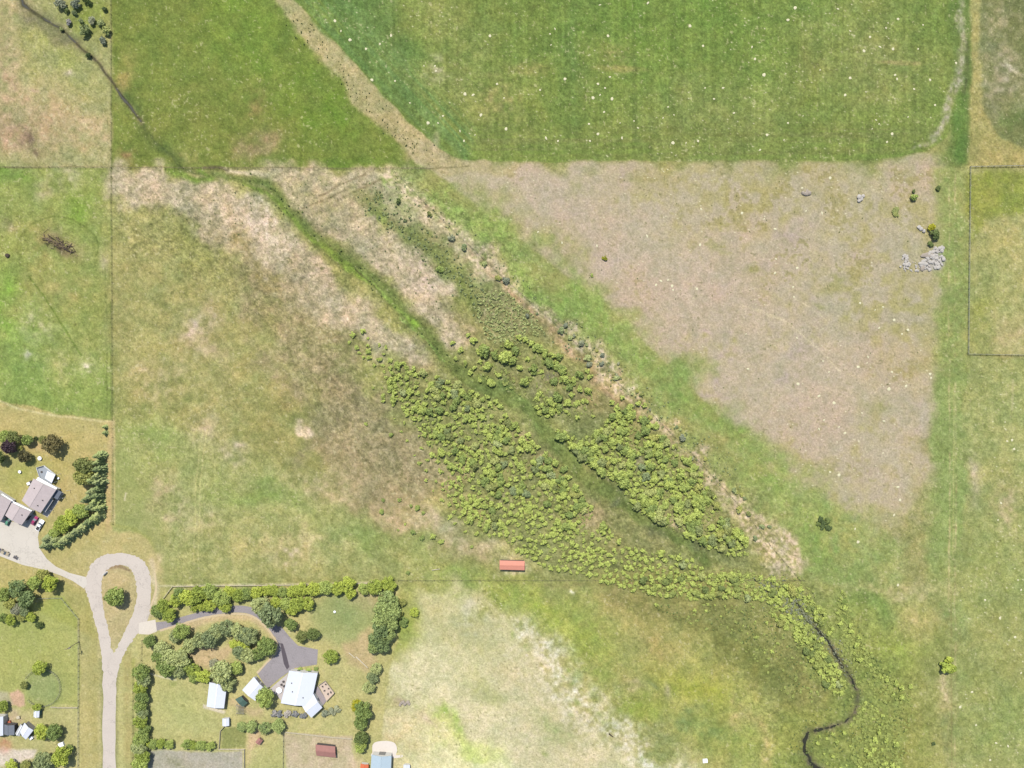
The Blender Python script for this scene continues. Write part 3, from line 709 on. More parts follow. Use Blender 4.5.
def mat_leaf(name, col, var=0.35, scale=0.9, hue=0.0):
    """leaf cover: clumps of lighter and darker leaves, each plant a little different"""
    m = bpy.data.materials.new(name)
    m.use_nodes = True
    n = m.node_tree.nodes; l = m.node_tree.links
    b = n["Principled BSDF"]
    b.inputs["Roughness"].default_value = 0.7
    b.inputs["Specular IOR Level"].default_value = 0.2
    ge = n.new("ShaderNodeNewGeometry")
    nz = n.new("ShaderNodeTexNoise")
    nz.inputs["Scale"].default_value = scale
    nz.inputs["Detail"].default_value = 3
    l.new(ge.outputs["Position"], nz.inputs["Vector"])
    oi = n.new("ShaderNodeObjectInfo")
    ad = n.new("ShaderNodeMath"); ad.operation = 'ADD'
    mu = n.new("ShaderNodeMath"); mu.operation = 'MULTIPLY_ADD'
    l.new(oi.outputs["Random"], mu.inputs[0]); mu.inputs[1].default_value = 0.8; mu.inputs[2].default_value = -0.4
    l.new(nz.outputs["Fac"], ad.inputs[0]); l.new(mu.outputs[0], ad.inputs[1])
    mr = n.new("ShaderNodeMapRange"); mr.inputs[1].default_value = 0.25; mr.inputs[2].default_value = 0.75
    l.new(ad.outputs[0], mr.inputs[0])
    mx = n.new("ShaderNodeMix"); mx.data_type = 'RGBA'
    mx.inputs["A"].default_value = (col[0] * (1 - var), col[1] * (1 - var * 0.8), col[2] * (1 - var * 0.7), 1)
    mx.inputs["B"].default_value = (col[0] * (1 + var), col[1] * (1 + var * 0.9), col[2] * (1 + var * 0.5), 1)
    l.new(mr.outputs[0], mx.inputs["Factor"])
    l.new(mx.outputs["Result"], b.inputs["Base Color"])
    tr = n.new("ShaderNodeBsdfTranslucent")
    l.new(mx.outputs["Result"], tr.inputs["Color"])
    ms = n.new("ShaderNodeMixShader"); ms.inputs[0].default_value = 0.30
    l.new(b.outputs[0], ms.inputs[1]); l.new(tr.outputs[0], ms.inputs[2])
    l.new(ms.outputs[0], n["Material Output"].inputs["Surface"])
    return m

def mat_track(name, col, var):
    """worn road surface: broad stains, loose chips and fine cracks"""
    m = mat_plain(name, col, 0.95, var, 0.12)
    n = m.node_tree.nodes; l = m.node_tree.links
    b = n["Principled BSDF"]; src = b.inputs["Base Color"].links[0].from_socket
    tc = n.new("ShaderNodeTexCoord")
    n2 = n.new("ShaderNodeTexNoise"); n2.inputs["Scale"].default_value = 1.6; n2.inputs["Detail"].default_value = 6; n2.inputs["Roughness"].default_value = .75
    l.new(tc.outputs["Object"], n2.inputs["Vector"])
    mr = n.new("ShaderNodeMapRange"); mr.inputs[1].default_value = .3; mr.inputs[2].default_value = .7; mr.inputs[3].default_value = 1 - var; mr.inputs[4].default_value = 1 + var * .8
    l.new(n2.outputs["Fac"], mr.inputs[0])
    vo = n.new("ShaderNodeTexVoronoi"); vo.feature = 'DISTANCE_TO_EDGE'; vo.inputs["Scale"].default_value = .09; vo.inputs["Randomness"].default_value = 1
    n3 = n.new("ShaderNodeTexNoise"); n3.inputs["Scale"].default_value = .5
    l.new(tc.outputs["Object"], n3.inputs["Vector"])
    av = n.new("ShaderNodeVectorMath"); av.operation = 'MULTIPLY_ADD'; av.inputs[1].default_value = (6, 6, 6)
    l.new(n3.outputs["Color"], av.inputs[0]); l.new(tc.outputs["Object"], av.inputs[2]); l.new(av.outputs[0], vo.inputs["Vector"])
    cr = n.new("ShaderNodeMapRange"); cr.inputs[1].default_value = 0.0; cr.inputs[2].default_value = .02; cr.inputs[3].default_value = .80; cr.inputs[4].default_value = 1.0
    l.new(vo.outputs["Distance"], cr.inputs[0])
    mu = n.new("ShaderNodeMath"); mu.operation = 'MULTIPLY'; l.new(mr.outputs[0], mu.inputs[0]); l.new(cr.outputs[0], mu.inputs[1])
    vm = n.new("ShaderNodeVectorMath"); vm.operation = 'SCALE'; l.new(src, vm.inputs[0]); l.new(mu.outputs[0], vm.inputs["Scale"])
    l.new(vm.outputs[0], b.inputs["Base Color"])
    return m

# ------------------------------------------------------------------ ground sheet
def build_ground():
    X = wx(PX); Y = wy(PY)
    edge = np.minimum(np.minimum(PX + M, 1024 + M - PX), np.minimum(PY + M, 768 + M - PY))
    Zg = Z * np.clip(edge / 12, 0, 1)
    co = np.stack([X, Y, Zg], -1).reshape(-1, 3)
    idx = np.arange(H * W).reshape(H, W)
    q = np.stack([idx[:-1, :-1], idx[1:, :-1], idx[1:, 1:], idx[:-1, 1:]], -1).reshape(-1, 4)
    ring = np.concatenate([idx[0, :-1], idx[:-1, -1], idx[-1, :0:-1], idx[:0:-1, 0]])
    far = co[ring].copy(); far[:, :2] *= 14.0
    fidx = np.arange(len(ring)) + H * W
    rn, fn = np.roll(ring, -1), np.roll(fidx, -1)
    q2 = np.stack([ring, rn, fn, fidx], -1)
    V = np.concatenate([co, far]).astype(np.float32)
    Q = np.concatenate([q, q2]).astype(np.int32)
    me = bpy.data.meshes.new("ground")
    me.vertices.add(len(V)); me.vertices.foreach_set('co', V.ravel())
    me.loops.add(Q.size); me.loops.foreach_set('vertex_index', Q.ravel())
    me.polygons.add(len(Q))
    me.polygons.foreach_set('loop_start', np.arange(len(Q), dtype=np.int32) * 4)
    me.polygons.foreach_set('loop_total', np.full(len(Q), 4, dtype=np.int32))
    me.polygons.foreach_set('use_smooth', np.ones(len(Q), dtype=bool))
    me.update(calc_edges=True)
    at = me.attributes.new("cover", 'FLOAT_COLOR', 'POINT')
    col = np.ones((len(V), 4), dtype=np.float32)
    col[:H * W, :3] = ALB.reshape(-1, 3)
    col[H * W:, :3] = ALB.reshape(-1, 3)[ring] * 0.4 + np.array(alb(160, 158, 98)) * 0.6
    at.data.foreach_set('color', col.ravel())
    m = bpy.data.materials.new("meadow_ground"); m.use_nodes = True
    n = m.node_tree.nodes; l = m.node_tree.links
    b = n["Principled BSDF"]; b.inputs["Roughness"].default_value = 0.95; b.inputs["Specular IOR Level"].default_value = 0.1
    a = n.new("ShaderNodeAttribute"); a.attribute_name = "cover"
    tc = n.new("ShaderNodeTexCoord")
    n1 = n.new("ShaderNodeTexNoise"); n1.inputs["Scale"].default_value = 1.1; n1.inputs["Detail"].default_value = 6; n1.inputs["Roughness"].default_value = 0.7
    l.new(tc.outputs["Object"], n1.inputs["Vector"])
    mr = n.new("ShaderNodeMapRange"); mr.inputs[1].default_value = 0.3; mr.inputs[2].default_value = 0.7; mr.inputs[3].default_value = 0.72; mr.inputs[4].default_value = 1.28
    l.new(n1.outputs["Fac"], mr.inputs[0])
    vm = n.new("ShaderNodeVectorMath"); vm.operation = 'SCALE'
    l.new(a.outputs["Color"], vm.inputs[0]); l.new(mr.outputs[0], vm.inputs["Scale"])
    l.new(vm.outputs[0], b.inputs["Base Color"])
    bp = n.new("ShaderNodeBump"); bp.inputs["Strength"].default_value = 0.5; bp.inputs["Distance"].default_value = 0.12
    l.new(n1.outputs["Fac"], bp.inputs["Height"]); l.new(bp.outputs["Normal"], b.inputs["Normal"])
    me.materials.append(m)
    o = bpy.data.objects.new("ground", me); COL.objects.link(o); o['kind'] = 'structure'
    return o
build_ground()

def sheet(name, loops_px, z, mat, kind='structure'):
    """flat sheet from an outer loop and optional holes"""
    bm = bmesh.new()
    edges = []
    for lp in loops_px:
        vs = [bm.verts.new((wx(x), wy(y), z)) for x, y in lp]
        edges += [bm.edges.new((vs[k], vs[(k + 1) % len(vs)])) for k in range(len(vs))]
    bmesh.ops.triangle_fill(bm, edges=edges, use_beauty=True, use_dissolve=False, normal=(0, 0, 1))
    me = bpy.data.meshes.new(name); bm.to_mesh(me); bm.free()
    me.materials.append(mat)
    o = bpy.data.objects.new(name, me); COL.objects.link(o)
    if kind: o['kind'] = kind
    return o

def spline(pts, n=6):
    out = []
    for k in range(len(pts) - 1):
        p0 = pts[max(k - 1, 0)]; p1 = pts[k]; p2 = pts[k + 1]; p3 = pts[min(k + 2, len(pts) - 1)]
        for j in range(n):
            t = j / n
            out.append(tuple(0.5 * (2 * p1[i] + (p2[i] - p0[i]) * t + (2 * p0[i] - 5 * p1[i] + 4 * p2[i] - p3[i]) * t * t + (3 * p1[i] - p0[i] - 3 * p2[i] + p3[i]) * t ** 3) for i in range(len(p1))))
    out.append(tuple(pts[-1]))
    return out

def closed_spline(pts, n=5):
    q = [pts[-1]] + list(pts) + [pts[0], pts[1]]
    s = spline(q, n)
    return s[n:n + len(pts) * n]

def ribbon(name, pts, widths, z, mat, wob=0.0, kind='structure'):
    w = widths if isinstance(widths, (list, tuple)) else [widths] * len(pts)
    sp = spline([(p[0], p[1], ww) for p, ww in zip(pts, w)], 8)
    V, F = [], []
    for k, (x, y, ww) in enumerate(sp):
        a = sp[max(k - 1, 0)]; b = sp[min(k + 1, len(sp) - 1)]
        dx, dy = b[0] - a[0], b[1] - a[1]; L = math.hypot(dx, dy) or 1
        nx, ny = -dy / L, dx / L
        l_ = ww / 2 * (1 + random.uniform(-wob, wob)); r_ = ww / 2 * (1 + random.uniform(-wob, wob))
        V += [(wx(x + nx * l_), wy(y + ny * l_), z), (wx(x - nx * r_), wy(y - ny * r_), z)]
        if k: F.append((2 * k - 2, 2 * k - 1, 2 * k + 1, 2 * k))
    o = mesh_obj(name, V, F, mat)
    if kind: o['kind'] = kind
    return o

M_road = mat_track("chip_road", alb(222, 211, 202), 0.10)
M_conc = mat_track("driveway_concrete", alb(228, 220, 210), 0.07)
M_apron = mat_plain("pale_gravel", alb(236, 226, 214), 0.95, 0.08, 0.8)
M_asph = mat_track("asphalt_drive", alb(170, 163, 168), 0.16)
M_asph_d = mat_plain("dark_asphalt", alb(100, 92, 100), 0.95, 0.1, 0.5)
M_kerb = mat_plain("sand_edging", alb(224, 204, 168), 0.95, 0.1, 0.6)
def water_mat():
    m = mat_plain("creek_water", alb(58, 58, 42), 0.4, 0.4, 0.5, spec=0.25)
    return m
M_water = water_mat()

road_out = [(103, 830), (103, 768), (103, 690), (102.3, 664), (99, 638), (93, 615), (88, 598), (85, 588), (86.5, 577), (90.5, 566), (98, 558), (108, 554), (124, 553.5), (138, 557), (147, 566), (150.5, 580), (151, 600), (147.5, 620), (138, 634), (130, 644), (123, 657), (118, 673), (116, 692), (115.3, 768), (115.3, 830)]
road_in = [(113.2, 651), (108, 628), (103, 606), (101.5, 588), (103.5, 575), (110, 567.5), (120, 565), (130, 568), (135.5, 580), (137, 598), (131, 619), (122, 637), (116.5, 649)]
def rag(loop, amt=.5, n=8):
    return [(x + random.gauss(0, amt), y + random.gauss(0, amt)) for x, y in closed_spline(loop, n)]
sheet("road", [rag(road_out), rag(road_in)], 0.030, M_road)
sheet("driveway", [[(-40, 512), (0, 519), (14, 522), (24, 520), (32, 513), (44, 521), (39.5, 530), (38, 537), (39.5, 548), (47, 559), (56, 566.5), (70, 573), (86, 577), (87.5, 584), (84, 588.5), (73, 581), (61, 575.5), (47, 570.5), (35, 567.5), (23, 565), (0, 556), (-40, 545)]], 0.055, M_conc)
sheet("driveway_apron", [[(139, 623), (148, 621), (155.5, 619.5), (157, 631.5), (149, 634.5), (139, 634)]], 0.055, M_apron)
ribbon("asphalt_driveway", [(156, 626.5), (170, 624), (185, 619), (200, 615), (215, 611.5), (235, 609), (250, 610.5), (262, 617), (271, 625), (278, 634)], [8.5, 7, 6, 6, 6.5, 7, 7, 7.5, 8, 9], 0.030, M_asph)
sheet("asphalt_forecourt", [[(271, 628), (281, 626), (289, 636), (298, 645.5), (318, 649.5), (317, 664.5), (295, 668), (280, 678), (267.5, 689), (257.5, 673.5), (268, 662), (277, 654), (279, 645)]], 0.055, M_asph)
sheet("asphalt_dark_strip", [[(280.3, 643), (283, 643.5), (286.5, 655), (289.5, 667), (287, 669.5), (284, 664), (281.8, 653)]], 0.075, M_asph_d)  # narrow darker strip laid over the forecourt asphalt
ribbon("drive_edging", [(160, 630.5), (176, 626), (190, 621.5), (205, 617.5), (220, 615.2), (238, 613.8), (252, 616), (262, 623), (270, 632)], 2.0, 0.040, M_kerb, 0.25)
ribbon("forecourt_edging", [(270, 632), (276, 641), (277.5, 650), (270, 659), (257, 673)], 1.8, 0.075, M_kerb, 0.25)
ribbon("circle_footpath", [(155, 573), (156, 590), (151, 606), (146, 617)], [1.4, 2.0, 2.0, 1.6], 0.020, M_kerb, 0.2)
ribbon("creek", CREEK_NW, [4.5, 4.5, 4, 3.6, 3.2, 3, 3, 3, 3, 3, 3, 3, 4, 4.5, 3, 2], -0.17, M_water, 0.2)
ribbon("creek", CREEK_UP, [3, 5, 5, 5, 5], -0.19, M_water, 0.2)
ribbon("creek", CREEK_SE, [4, 5, 6, 6.5, 6, 7, 7, 5, 5, 5, 5, 5.5, 6, 6, 7, 8, 8, 8], -0.19, M_water, 0.2)

# ------------------------------------------------------------------ vegetation
def leaf_arrays(centers, normals, sizes, rng, tilt=0.7, aspect=1.0):
    n = len(centers)
    nrm = normals + rng.normal(0, tilt, (n, 3)); nrm /= np.linalg.norm(nrm, axis=1)[:, None] + 1e-9
    up = rng.normal(0, 1, (n, 3))
    t = np.cross(nrm, up); t /= np.linalg.norm(t, axis=1)[:, None] + 1e-9
    b = np.cross(nrm, t)
    sz = sizes[:, None]
    a_ = t * sz * aspect; b_ = b * sz / aspect
    return np.stack([centers - a_ - b_ * .6, centers + a_ * .7 - b_, centers + a_ + b_ * .7, centers - a_ * .6 + b_], 1)

def crown_quads(seed, n_clump, n_leaf, leaf, zs=0.8, lobes=0.42, lift=0.5):
    """leaf clumps over a uneven dome of unit radius; z from 0 (ground)"""
    rng = np.random.default_rng(seed)
    cs, ns, ss = [], [], []
    for k in range(n_clump):
        th = rng.random() * 2 * math.pi
        u = rng.random() ** 0.6
        rr = math.sqrt(u) * (1 - lobes * 0.8) * rng.uniform(0.75, 1.12) if k else 0.0
        zz = math.sqrt(max(0, 1 - rr * rr)) * rng.uniform(0.55, 1.0)
        c = np.array([rr * math.cos(th), rr * math.sin(th), lift + (zz - 0.35) * zs * 0.7])
        r = lobes * rng.uniform(0.65, 1.15)
        d = rng.normal(0, 1, (n_leaf, 3)); d[:, 2] = np.where(d[:, 2] < -0.4, -d[:, 2], d[:, 2]); d /= np.linalg.norm(d, axis=1)[:, None]
        rad = r * rng.uniform(0.7, 1.08, n_leaf)[:, None]
        p = c + d * rad * np.array([1, 1, zs])
        p[:, 2] = np.maximum(p[:, 2], 0.02)
        cs.append(p); ns.append(d); ss.append(leaf * rng.uniform(0.6, 1.3, n_leaf))
    return leaf_arrays(np.concatenate(cs), np.concatenate(ns), np.concatenate(ss), rng)

def conifer_quads(seed, levels=15, width=0.26):
    rng = np.random.default_rng(seed)
    cs, ns, ss = [], [], []
    Q = []
    for k in range(levels):
        z0 = 0.06 + 0.92 * k / levels
        R = width * (1 - z0) ** 0.85 * rng.uniform(0.88, 1.1) + 0.012
        nb = max(5, int(12 * (1 - z0) + 4))
        for j in range(nb):
            th = 2 * math.pi * (j + rng.random() * 0.7) / nb + k
            d = np.array([math.cos(th), math.sin(th), 0]); s_ = np.array([-math.sin(th), math.cos(th), 0])
            Rb = R * rng.uniform(0.7, 1.15); droop = 0.25 * Rb
            zc = z0 + rng.uniform(-0.02, 0.02)
            for (f0, f1, w0, w1) in ((0.1, 0.55, 0.10, 0.26), (0.5, 1.0, 0.24, 0.05)):
                p0 = d * Rb * f0; p1 = d * Rb * f1
                za = zc - droop * f0 ** 2; zb = zc - droop * f1 ** 2 + rng.uniform(-.006, .006)
                tw = rng.uniform(-0.35, 0.35) * Rb * 0.4
                Q.append([p0 + s_ * Rb * w0 + [0, 0, za - 0.01 + tw * .2], p0 - s_ * Rb * w0 + [0, 0, za - 0.01 - tw * .2], p1 - s_ * Rb * w1 + [0, 0, zb - tw * .3], p1 + s_ * Rb * w1 + [0, 0, zb + tw * .3]])
    return np.array(Q, dtype=np.float64)

def quads_mesh(name, Q):
    V = Q.reshape(-1, 3)
    me = bpy.data.meshes.new(name)
    n = len(Q)
    me.vertices.add(len(V)); me.vertices.foreach_set('co', V.astype(np.float32).ravel())
    me.loops.add(n * 4); me.loops.foreach_set('vertex_index', np.arange(n * 4, dtype=np.int32))
    me.polygons.add(n)
    me.polygons.foreach_set('loop_start', np.arange(n, dtype=np.int32) * 4)
    me.polygons.foreach_set('loop_total', np.full(n, 4, dtype=np.int32))
    me.update(calc_edges=True)
    return me

def trunk_mesh(name, seed, h=1.0, r=0.05, limbs=5):
    rng = random.Random(seed)
    V, F = [], []
    def tube(pts, rads, n=6):
        b0 = len(V)
        for (p, rr) in zip(pts, rads):
            for k in range(n):
                t = 2 * math.pi * k / n
                V.append((p[0] + rr * math.cos(t), p[1] + rr * math.sin(t), p[2]))
        for i in range(len(pts) - 1):
            for k in range(n):
                F.append((b0 + i * n + k, b0 + i * n + (k + 1) % n, b0 + (i + 1) * n + (k + 1) % n, b0 + (i + 1) * n + k))
    tube([(0, 0, -0.02), (0.01, 0, h * .3), (-.01, .01, h * .65), (0, 0, h)], [r * 1.3, r, r * .7, r * .25])
    for k in range(limbs):
        t = 2 * math.pi * k / limbs + rng.random()
        z0 = h * rng.uniform(.3, .65); L = rng.uniform(.3, .55)
        tube([(0, 0, z0), (L * .5 * math.cos(t), L * .5 * math.sin(t), z0 + L * .35), (L * math.cos(t), L * math.sin(t), z0 + L * .55)], [r * .5, r * .35, r * .12], 5)
    me = bpy.data.meshes.new(name); me.from_pydata(V, [], F)
    return me

def bush_quads(seed, n_clump, n_leaf, leaf):
    """rounded to ragged bush: a few overlapping mounds of leaves, uneven outline"""
    rng = np.random.default_rng(seed)
    cs, ns, ss = [], [], []
    el = rng.uniform(0.75, 1.2)
    for k in range(n_clump):
        th = rng.random() * 6.283; rr = 0.68 * math.sqrt(rng.random()) if k else 0.0
        r = rng.uniform(0.22, 0.42) * (1.25 - 0.5 * rr)
        c = np.array([rr * math.cos(th) * el, rr * math.sin(th) / el, 0.20 + 0.62 * (1 - rr * rr) * rng.uniform(.7, 1.1)])
        d = rng.normal(0, 1, (n_leaf, 3)); d[:, 2] = np.where(d[:, 2] < -0.5, -d[:, 2], d[:, 2]); d /= np.linalg.norm(d, axis=1)[:, None]
        p = c + d * r * rng.uniform(0.55, 1.1, n_leaf)[:, None] * np.array([1, 1, .8])
        p[:, 2] = np.maximum(p[:, 2], 0.02)
        cs.append(p); ns.append(d + np.array([0, 0, .25])); ss.append(leaf * rng.uniform(0.5, 1.35, n_leaf))
    return leaf_arrays(np.concatenate(cs), np.concatenate(ns), np.concatenate(ss), rng, 0.55)
SHRUB_Q = [bush_quads(100 + k, 15 + k % 5, 40, 0.105) for k in range(14)]
SHRUB_S = [bush_quads(140 + k, 9, 26, 0.15) for k in range(8)]
SHRUB = [quads_mesh("shrub_leaves", q) for q in SHRUB_Q]
TREE_Q = [crown_quads(200 + k, 38, 70, 0.055, 0.85, 0.30, 0.60) for k in range(8)]
CROWN = [quads_mesh("tree_leaves", q) for q in TREE_Q]
CON_Q = [conifer_quads(300 + k) for k in range(6)]
CONE = [quads_mesh("conifer_needles", q) for q in CON_Q]
SPARSE = [quads_mesh("sparse_leaves", crown_quads(400 + k, 8, 16, 0.13, 0.6, 0.34, 0.4)) for k in range(4)]
TRUNK = [trunk_mesh("trunk_wood", 500 + k, 0.95, 0.05) for k in range(3)]
CTRUNK = trunk_mesh("conifer_wood", 520, 0.97, 0.018, 0)
M_bark = mat_plain("bark", (0.13, 0.10, 0.075), 0.95, 0.3, 3.0)

LEAF = dict(
    willow=mat_leaf("leaf_willow", alb(168, 182, 102, 1.68), 0.30, 0.22),
    willow_pale=mat_leaf("leaf_willow_pale", alb(172, 180, 116, 1.55), 0.30, 0.22),
    grey=mat_leaf("leaf_silver", alb(168, 172, 144, 1.6), 0.25, 0.5),
    greygreen=mat_leaf("leaf_grey_green", alb(166, 176, 124, 1.75), 0.30, 0.4),
    bright=mat_leaf("leaf_bright", alb(182, 196, 92, 1.6), 0.25, 0.4),
    green=mat_leaf("leaf_green", alb(156, 172, 98, 1.8), 0.30, 0.4),
    dark=mat_leaf("leaf_dark", alb(116, 132, 80, 1.5), 0.30, 0.5),
    bluegreen=mat_leaf("leaf_blue_green", alb(152, 168, 110, 1.85), 0.30, 0.5),
    under=mat_leaf("leaf_undergrowth", alb(154, 166, 98, 1.5), 0.30, 0.25),
    bank=mat_leaf("leaf_bank_willow", alb(158, 170, 98, 1.5), 0.32, 0.25),
    olive=mat_leaf("leaf_olive", alb(168, 172, 102, 1.6), 0.30, 0.5),
    brown=mat_leaf("leaf_bronze", alb(140, 132, 92, 1.4), 0.30, 0.5),
    purple=mat_leaf("leaf_purple", alb(110, 86, 96, 1.3), 0.30, 0.5),
    needle=mat_leaf("needle_green", alb(162, 170, 118, 1.95), 0.25, 0.6),
    needle_d=mat_leaf("needle_dark", alb(150, 162, 108, 1.9), 0.25, 0.6),
    yellow=mat_leaf("leaf_yellow", alb(188, 188, 60, 1.3), 0.2, 0.6),
    pale=mat_leaf("leaf_blossom", alb(206, 206, 176, 1.1), 0.25, 0.7),
    lav=mat_leaf("leaf_lavender", alb(178, 174, 176, 1.5), 0.35, 0.9),
)

def with_mat(o, m):
    if len(o.data.materials) == 0:
        o.data.materials.append(None)
    o.material_slots[0].link = 'OBJECT'
    o.material_slots[0].material = m
    return o

_vi = [0]
def shrub(px, py, r_px, kind, label, group=None, name="willow_shrub", hf=1.0, meshes=None, cat="shrub", sxy=(1, 1)):
    if name == "willow_shrub": r_px *= 1.14
    """a bush whose foliage middle is seen at px, py with radius r_px (pixels)"""
    _vi[0] += 1
    r = r_px * S
    h_mid = r * 0.8 * hf
    p = P(px, py, h_mid)
    o = bpy.data.objects.new(name, (meshes or SHRUB)[_vi[0] % len(meshes or SHRUB)])
    COL.objects.link(o)
    o.location = (p.x, p.y, -0.05)
    o.rotation_euler = (0, 0, random.random() * 6.28)
    o.scale = (r * sxy[0], r * sxy[1], r * hf)
    with_mat(o, LEAF[kind])
    return tag(o, label, cat, group)

def tree(px, py, r_px, kind, label, group=None, name="broadleaf_tree", hf=1.0, cat="tree", hm=None):
    _vi[0] += 1
    r = r_px * S * 1.14
    zsc = r * hf
    h_mid = hm if hm is not None else zsc * 0.85
    p = P(px, py, h_mid)
    root = empty(name, (p.x, p.y, 0), label, cat, group)
    c = bpy.data.objects.new("crown", CROWN[_vi[0] % len(CROWN)])
    COL.objects.link(c); c.parent = root
    c.rotation_euler = (0, 0, random.random() * 6.28)
    c.scale = (r * random.uniform(.94, 1.06), r * random.uniform(.94, 1.06), zsc * 1.15)
    with_mat(c, LEAF[kind])
    t = bpy.data.objects.new("trunk", TRUNK[_vi[0] % 3])
    COL.objects.link(t); t.parent = root
    t.scale = (r, r, zsc * 1.1)
    with_mat(t, M_bark)
    return root

def conifer(px, py, h, w, kind, label, group=None, name="spruce_tree", at=0.45):
    _vi[0] += 1
    p = P(px, py, h * at)
    root = empty(name, (p.x, p.y, 0), label, "conifer", group)
    c = bpy.data.objects.new("crown", CONE[_vi[0] % len(CONE)])
    COL.objects.link(c); c.parent = root
    c.rotation_euler = (0, 0, random.random() * 6.28)
    c.scale = (w / 0.52 * 1.0, w / 0.52 * 1.0, h)
    with_mat(c, LEAF[kind])
    t = bpy.data.objects.new("trunk", CTRUNK)
    COL.objects.link(t); t.parent = root
    t.scale = (h, h, h)
    with_mat(t, M_bark)
    return root

# ---- marsh willows: scatter in the thickets, largest 300 become single shrubs, the rest one mass
def inside(x, y, pts):
    c = False
    for k in range(len(pts)):
        a, b = pts[k], pts[(k + 1) % len(pts)]
        if (a[1] > y) != (b[1] > y) and x < (b[0] - a[0]) * (y - a[1]) / (b[1] - a[1]) + a[0]:
            c = not c
    return c

def dline(x, y, pts):
    best = 1e9
    for k in range(len(pts) - 1):
        a, b = pts[k], pts[k + 1]
        dx, dy = b[0] - a[0], b[1] - a[1]
        t = max(0, min(1, ((x - a[0]) * dx + (y - a[1]) * dy) / (dx * dx + dy * dy)))
        best = min(best, math.hypot(x - a[0] - t * dx, y - a[1] - t * dy))
    return best

LW = "rounded green willow shrub packed in the dense marsh thicket southwest of the grassy channel"
LE = "rounded green willow shrub packed in the marsh thicket between grassy channel and straw strip"
LN = "round well-separated willow shrub in the open clump at the marsh's north tip"
LS = "low willow shrub in the straggling band along the south edge of the marsh"
LC = "pale willow shrub scattered along the dark winding creek"
LL = "small willow shrub in the thin scatter at the northwest end of the thicket"
AREAS = [
    # polygon, min spacing, radius range, group, label, keep probability
    ([(386, 382), (398, 360), (420, 372), (450, 380), (478, 392), (500, 402), (520, 425), (545, 452), (565, 470), (585, 500), (600, 520), (622, 545), (660, 552), (700, 562), (705, 576), (640, 578), (590, 576), (545, 568), (520, 552), (492, 534), (468, 520), (452, 500), (440, 470), (424, 440), (405, 412), (392, 398)], 5.2, (2.7, 4.6), "willows of the southwest thicket", LW, 0.97),
    ([(540, 432), (560, 428), (580, 440), (600, 430), (618, 404), (640, 414), (655, 432), (680, 452), (702, 475), (722, 508), (745, 540), (750, 556), (730, 556), (712, 548), (690, 540), (668, 528), (648, 520), (632, 502), (618, 482), (596, 470), (575, 456)], 4.4, (2.3, 5.4), "willows of the northeast thicket", LE, 0.97),
    ([(600, 581), (640, 580), (700, 576), (745, 572), (790, 584), (800, 596), (790, 602), (740, 598), (690, 600), (640, 592)], 4.8, (2.4, 4.4), "willows of the south band", LS, 0.92),
    ([(786, 585), (802, 590), (822, 610), (835, 632), (830, 645), (815, 640), (800, 622), (788, 610), (774, 600)], 4.6, (2.6, 4.4), "willows along the creek", LC, 0.85),
    ([(770, 598), (800, 622), (822, 648), (838, 668), (848, 690), (835, 696), (820, 676), (806, 652), (790, 634), (774, 618)], 4.2, (2.4, 4.4), "willows along the creek", LC, 0.85),
    ([(345, 337), (360, 330), (385, 345), (392, 365), (386, 378), (368, 362), (352, 348)], 5.2, (1.8, 3.6), "willows of the northwest scatter", LL, 0.85),
    ([(836, 600), (842, 590), (850, 600), (856, 630), (870, 650), (884, 672), (905, 690), (908, 700), (890, 694), (870, 672), (852, 650), (840, 630)], 6.4, (1.8, 3.9), "willows along the creek", LC, 0.75),
    ([(858, 702), (875, 705), (890, 725), (900, 745), (902, 768), (885, 772), (868, 770), (852, 768), (850, 745), (862, 730), (850, 728)], 6.4, (1.8, 4.0), "willows along the creek", LC, 0.62),
    ([(815, 735), (840, 728), (852, 740), (846, 770), (825, 765)], 7.0, (1.5, 2.8), "willows along the creek", LC, 0.6),
    ([(650, 603), (770, 604), (800, 650), (770, 660), (740, 625), (690, 620)], 7.5, (1.2, 3.0), "willows of the south band", LS, 0.35),
    ([(376, 372), (396, 395), (412, 425), (430, 455), (446, 480), (452, 510), (432, 500), (420, 470), (402, 435), (386, 405), (370, 385)], 8.5, (1.2, 2.8), "willows of the southwest thicket", LW, 0.8),
    ([(440, 488), (462, 496), (484, 528), (490, 536), (470, 536), (450, 520), (438, 505)], 6.5, (2.2, 3.6), "willows of the southwest thicket", LW, 0.8),
]
gaps = [(526, 458, 9), (540, 452, 6), (590, 520, 11), (600, 510, 7), (676, 530, 10), (642, 458, 5), (480, 437, 6), (500, 500, 5), (447, 478, 7), (634, 512, 6), (505, 448, 4)]
W_PTS = []
rng_ = random.Random(5)
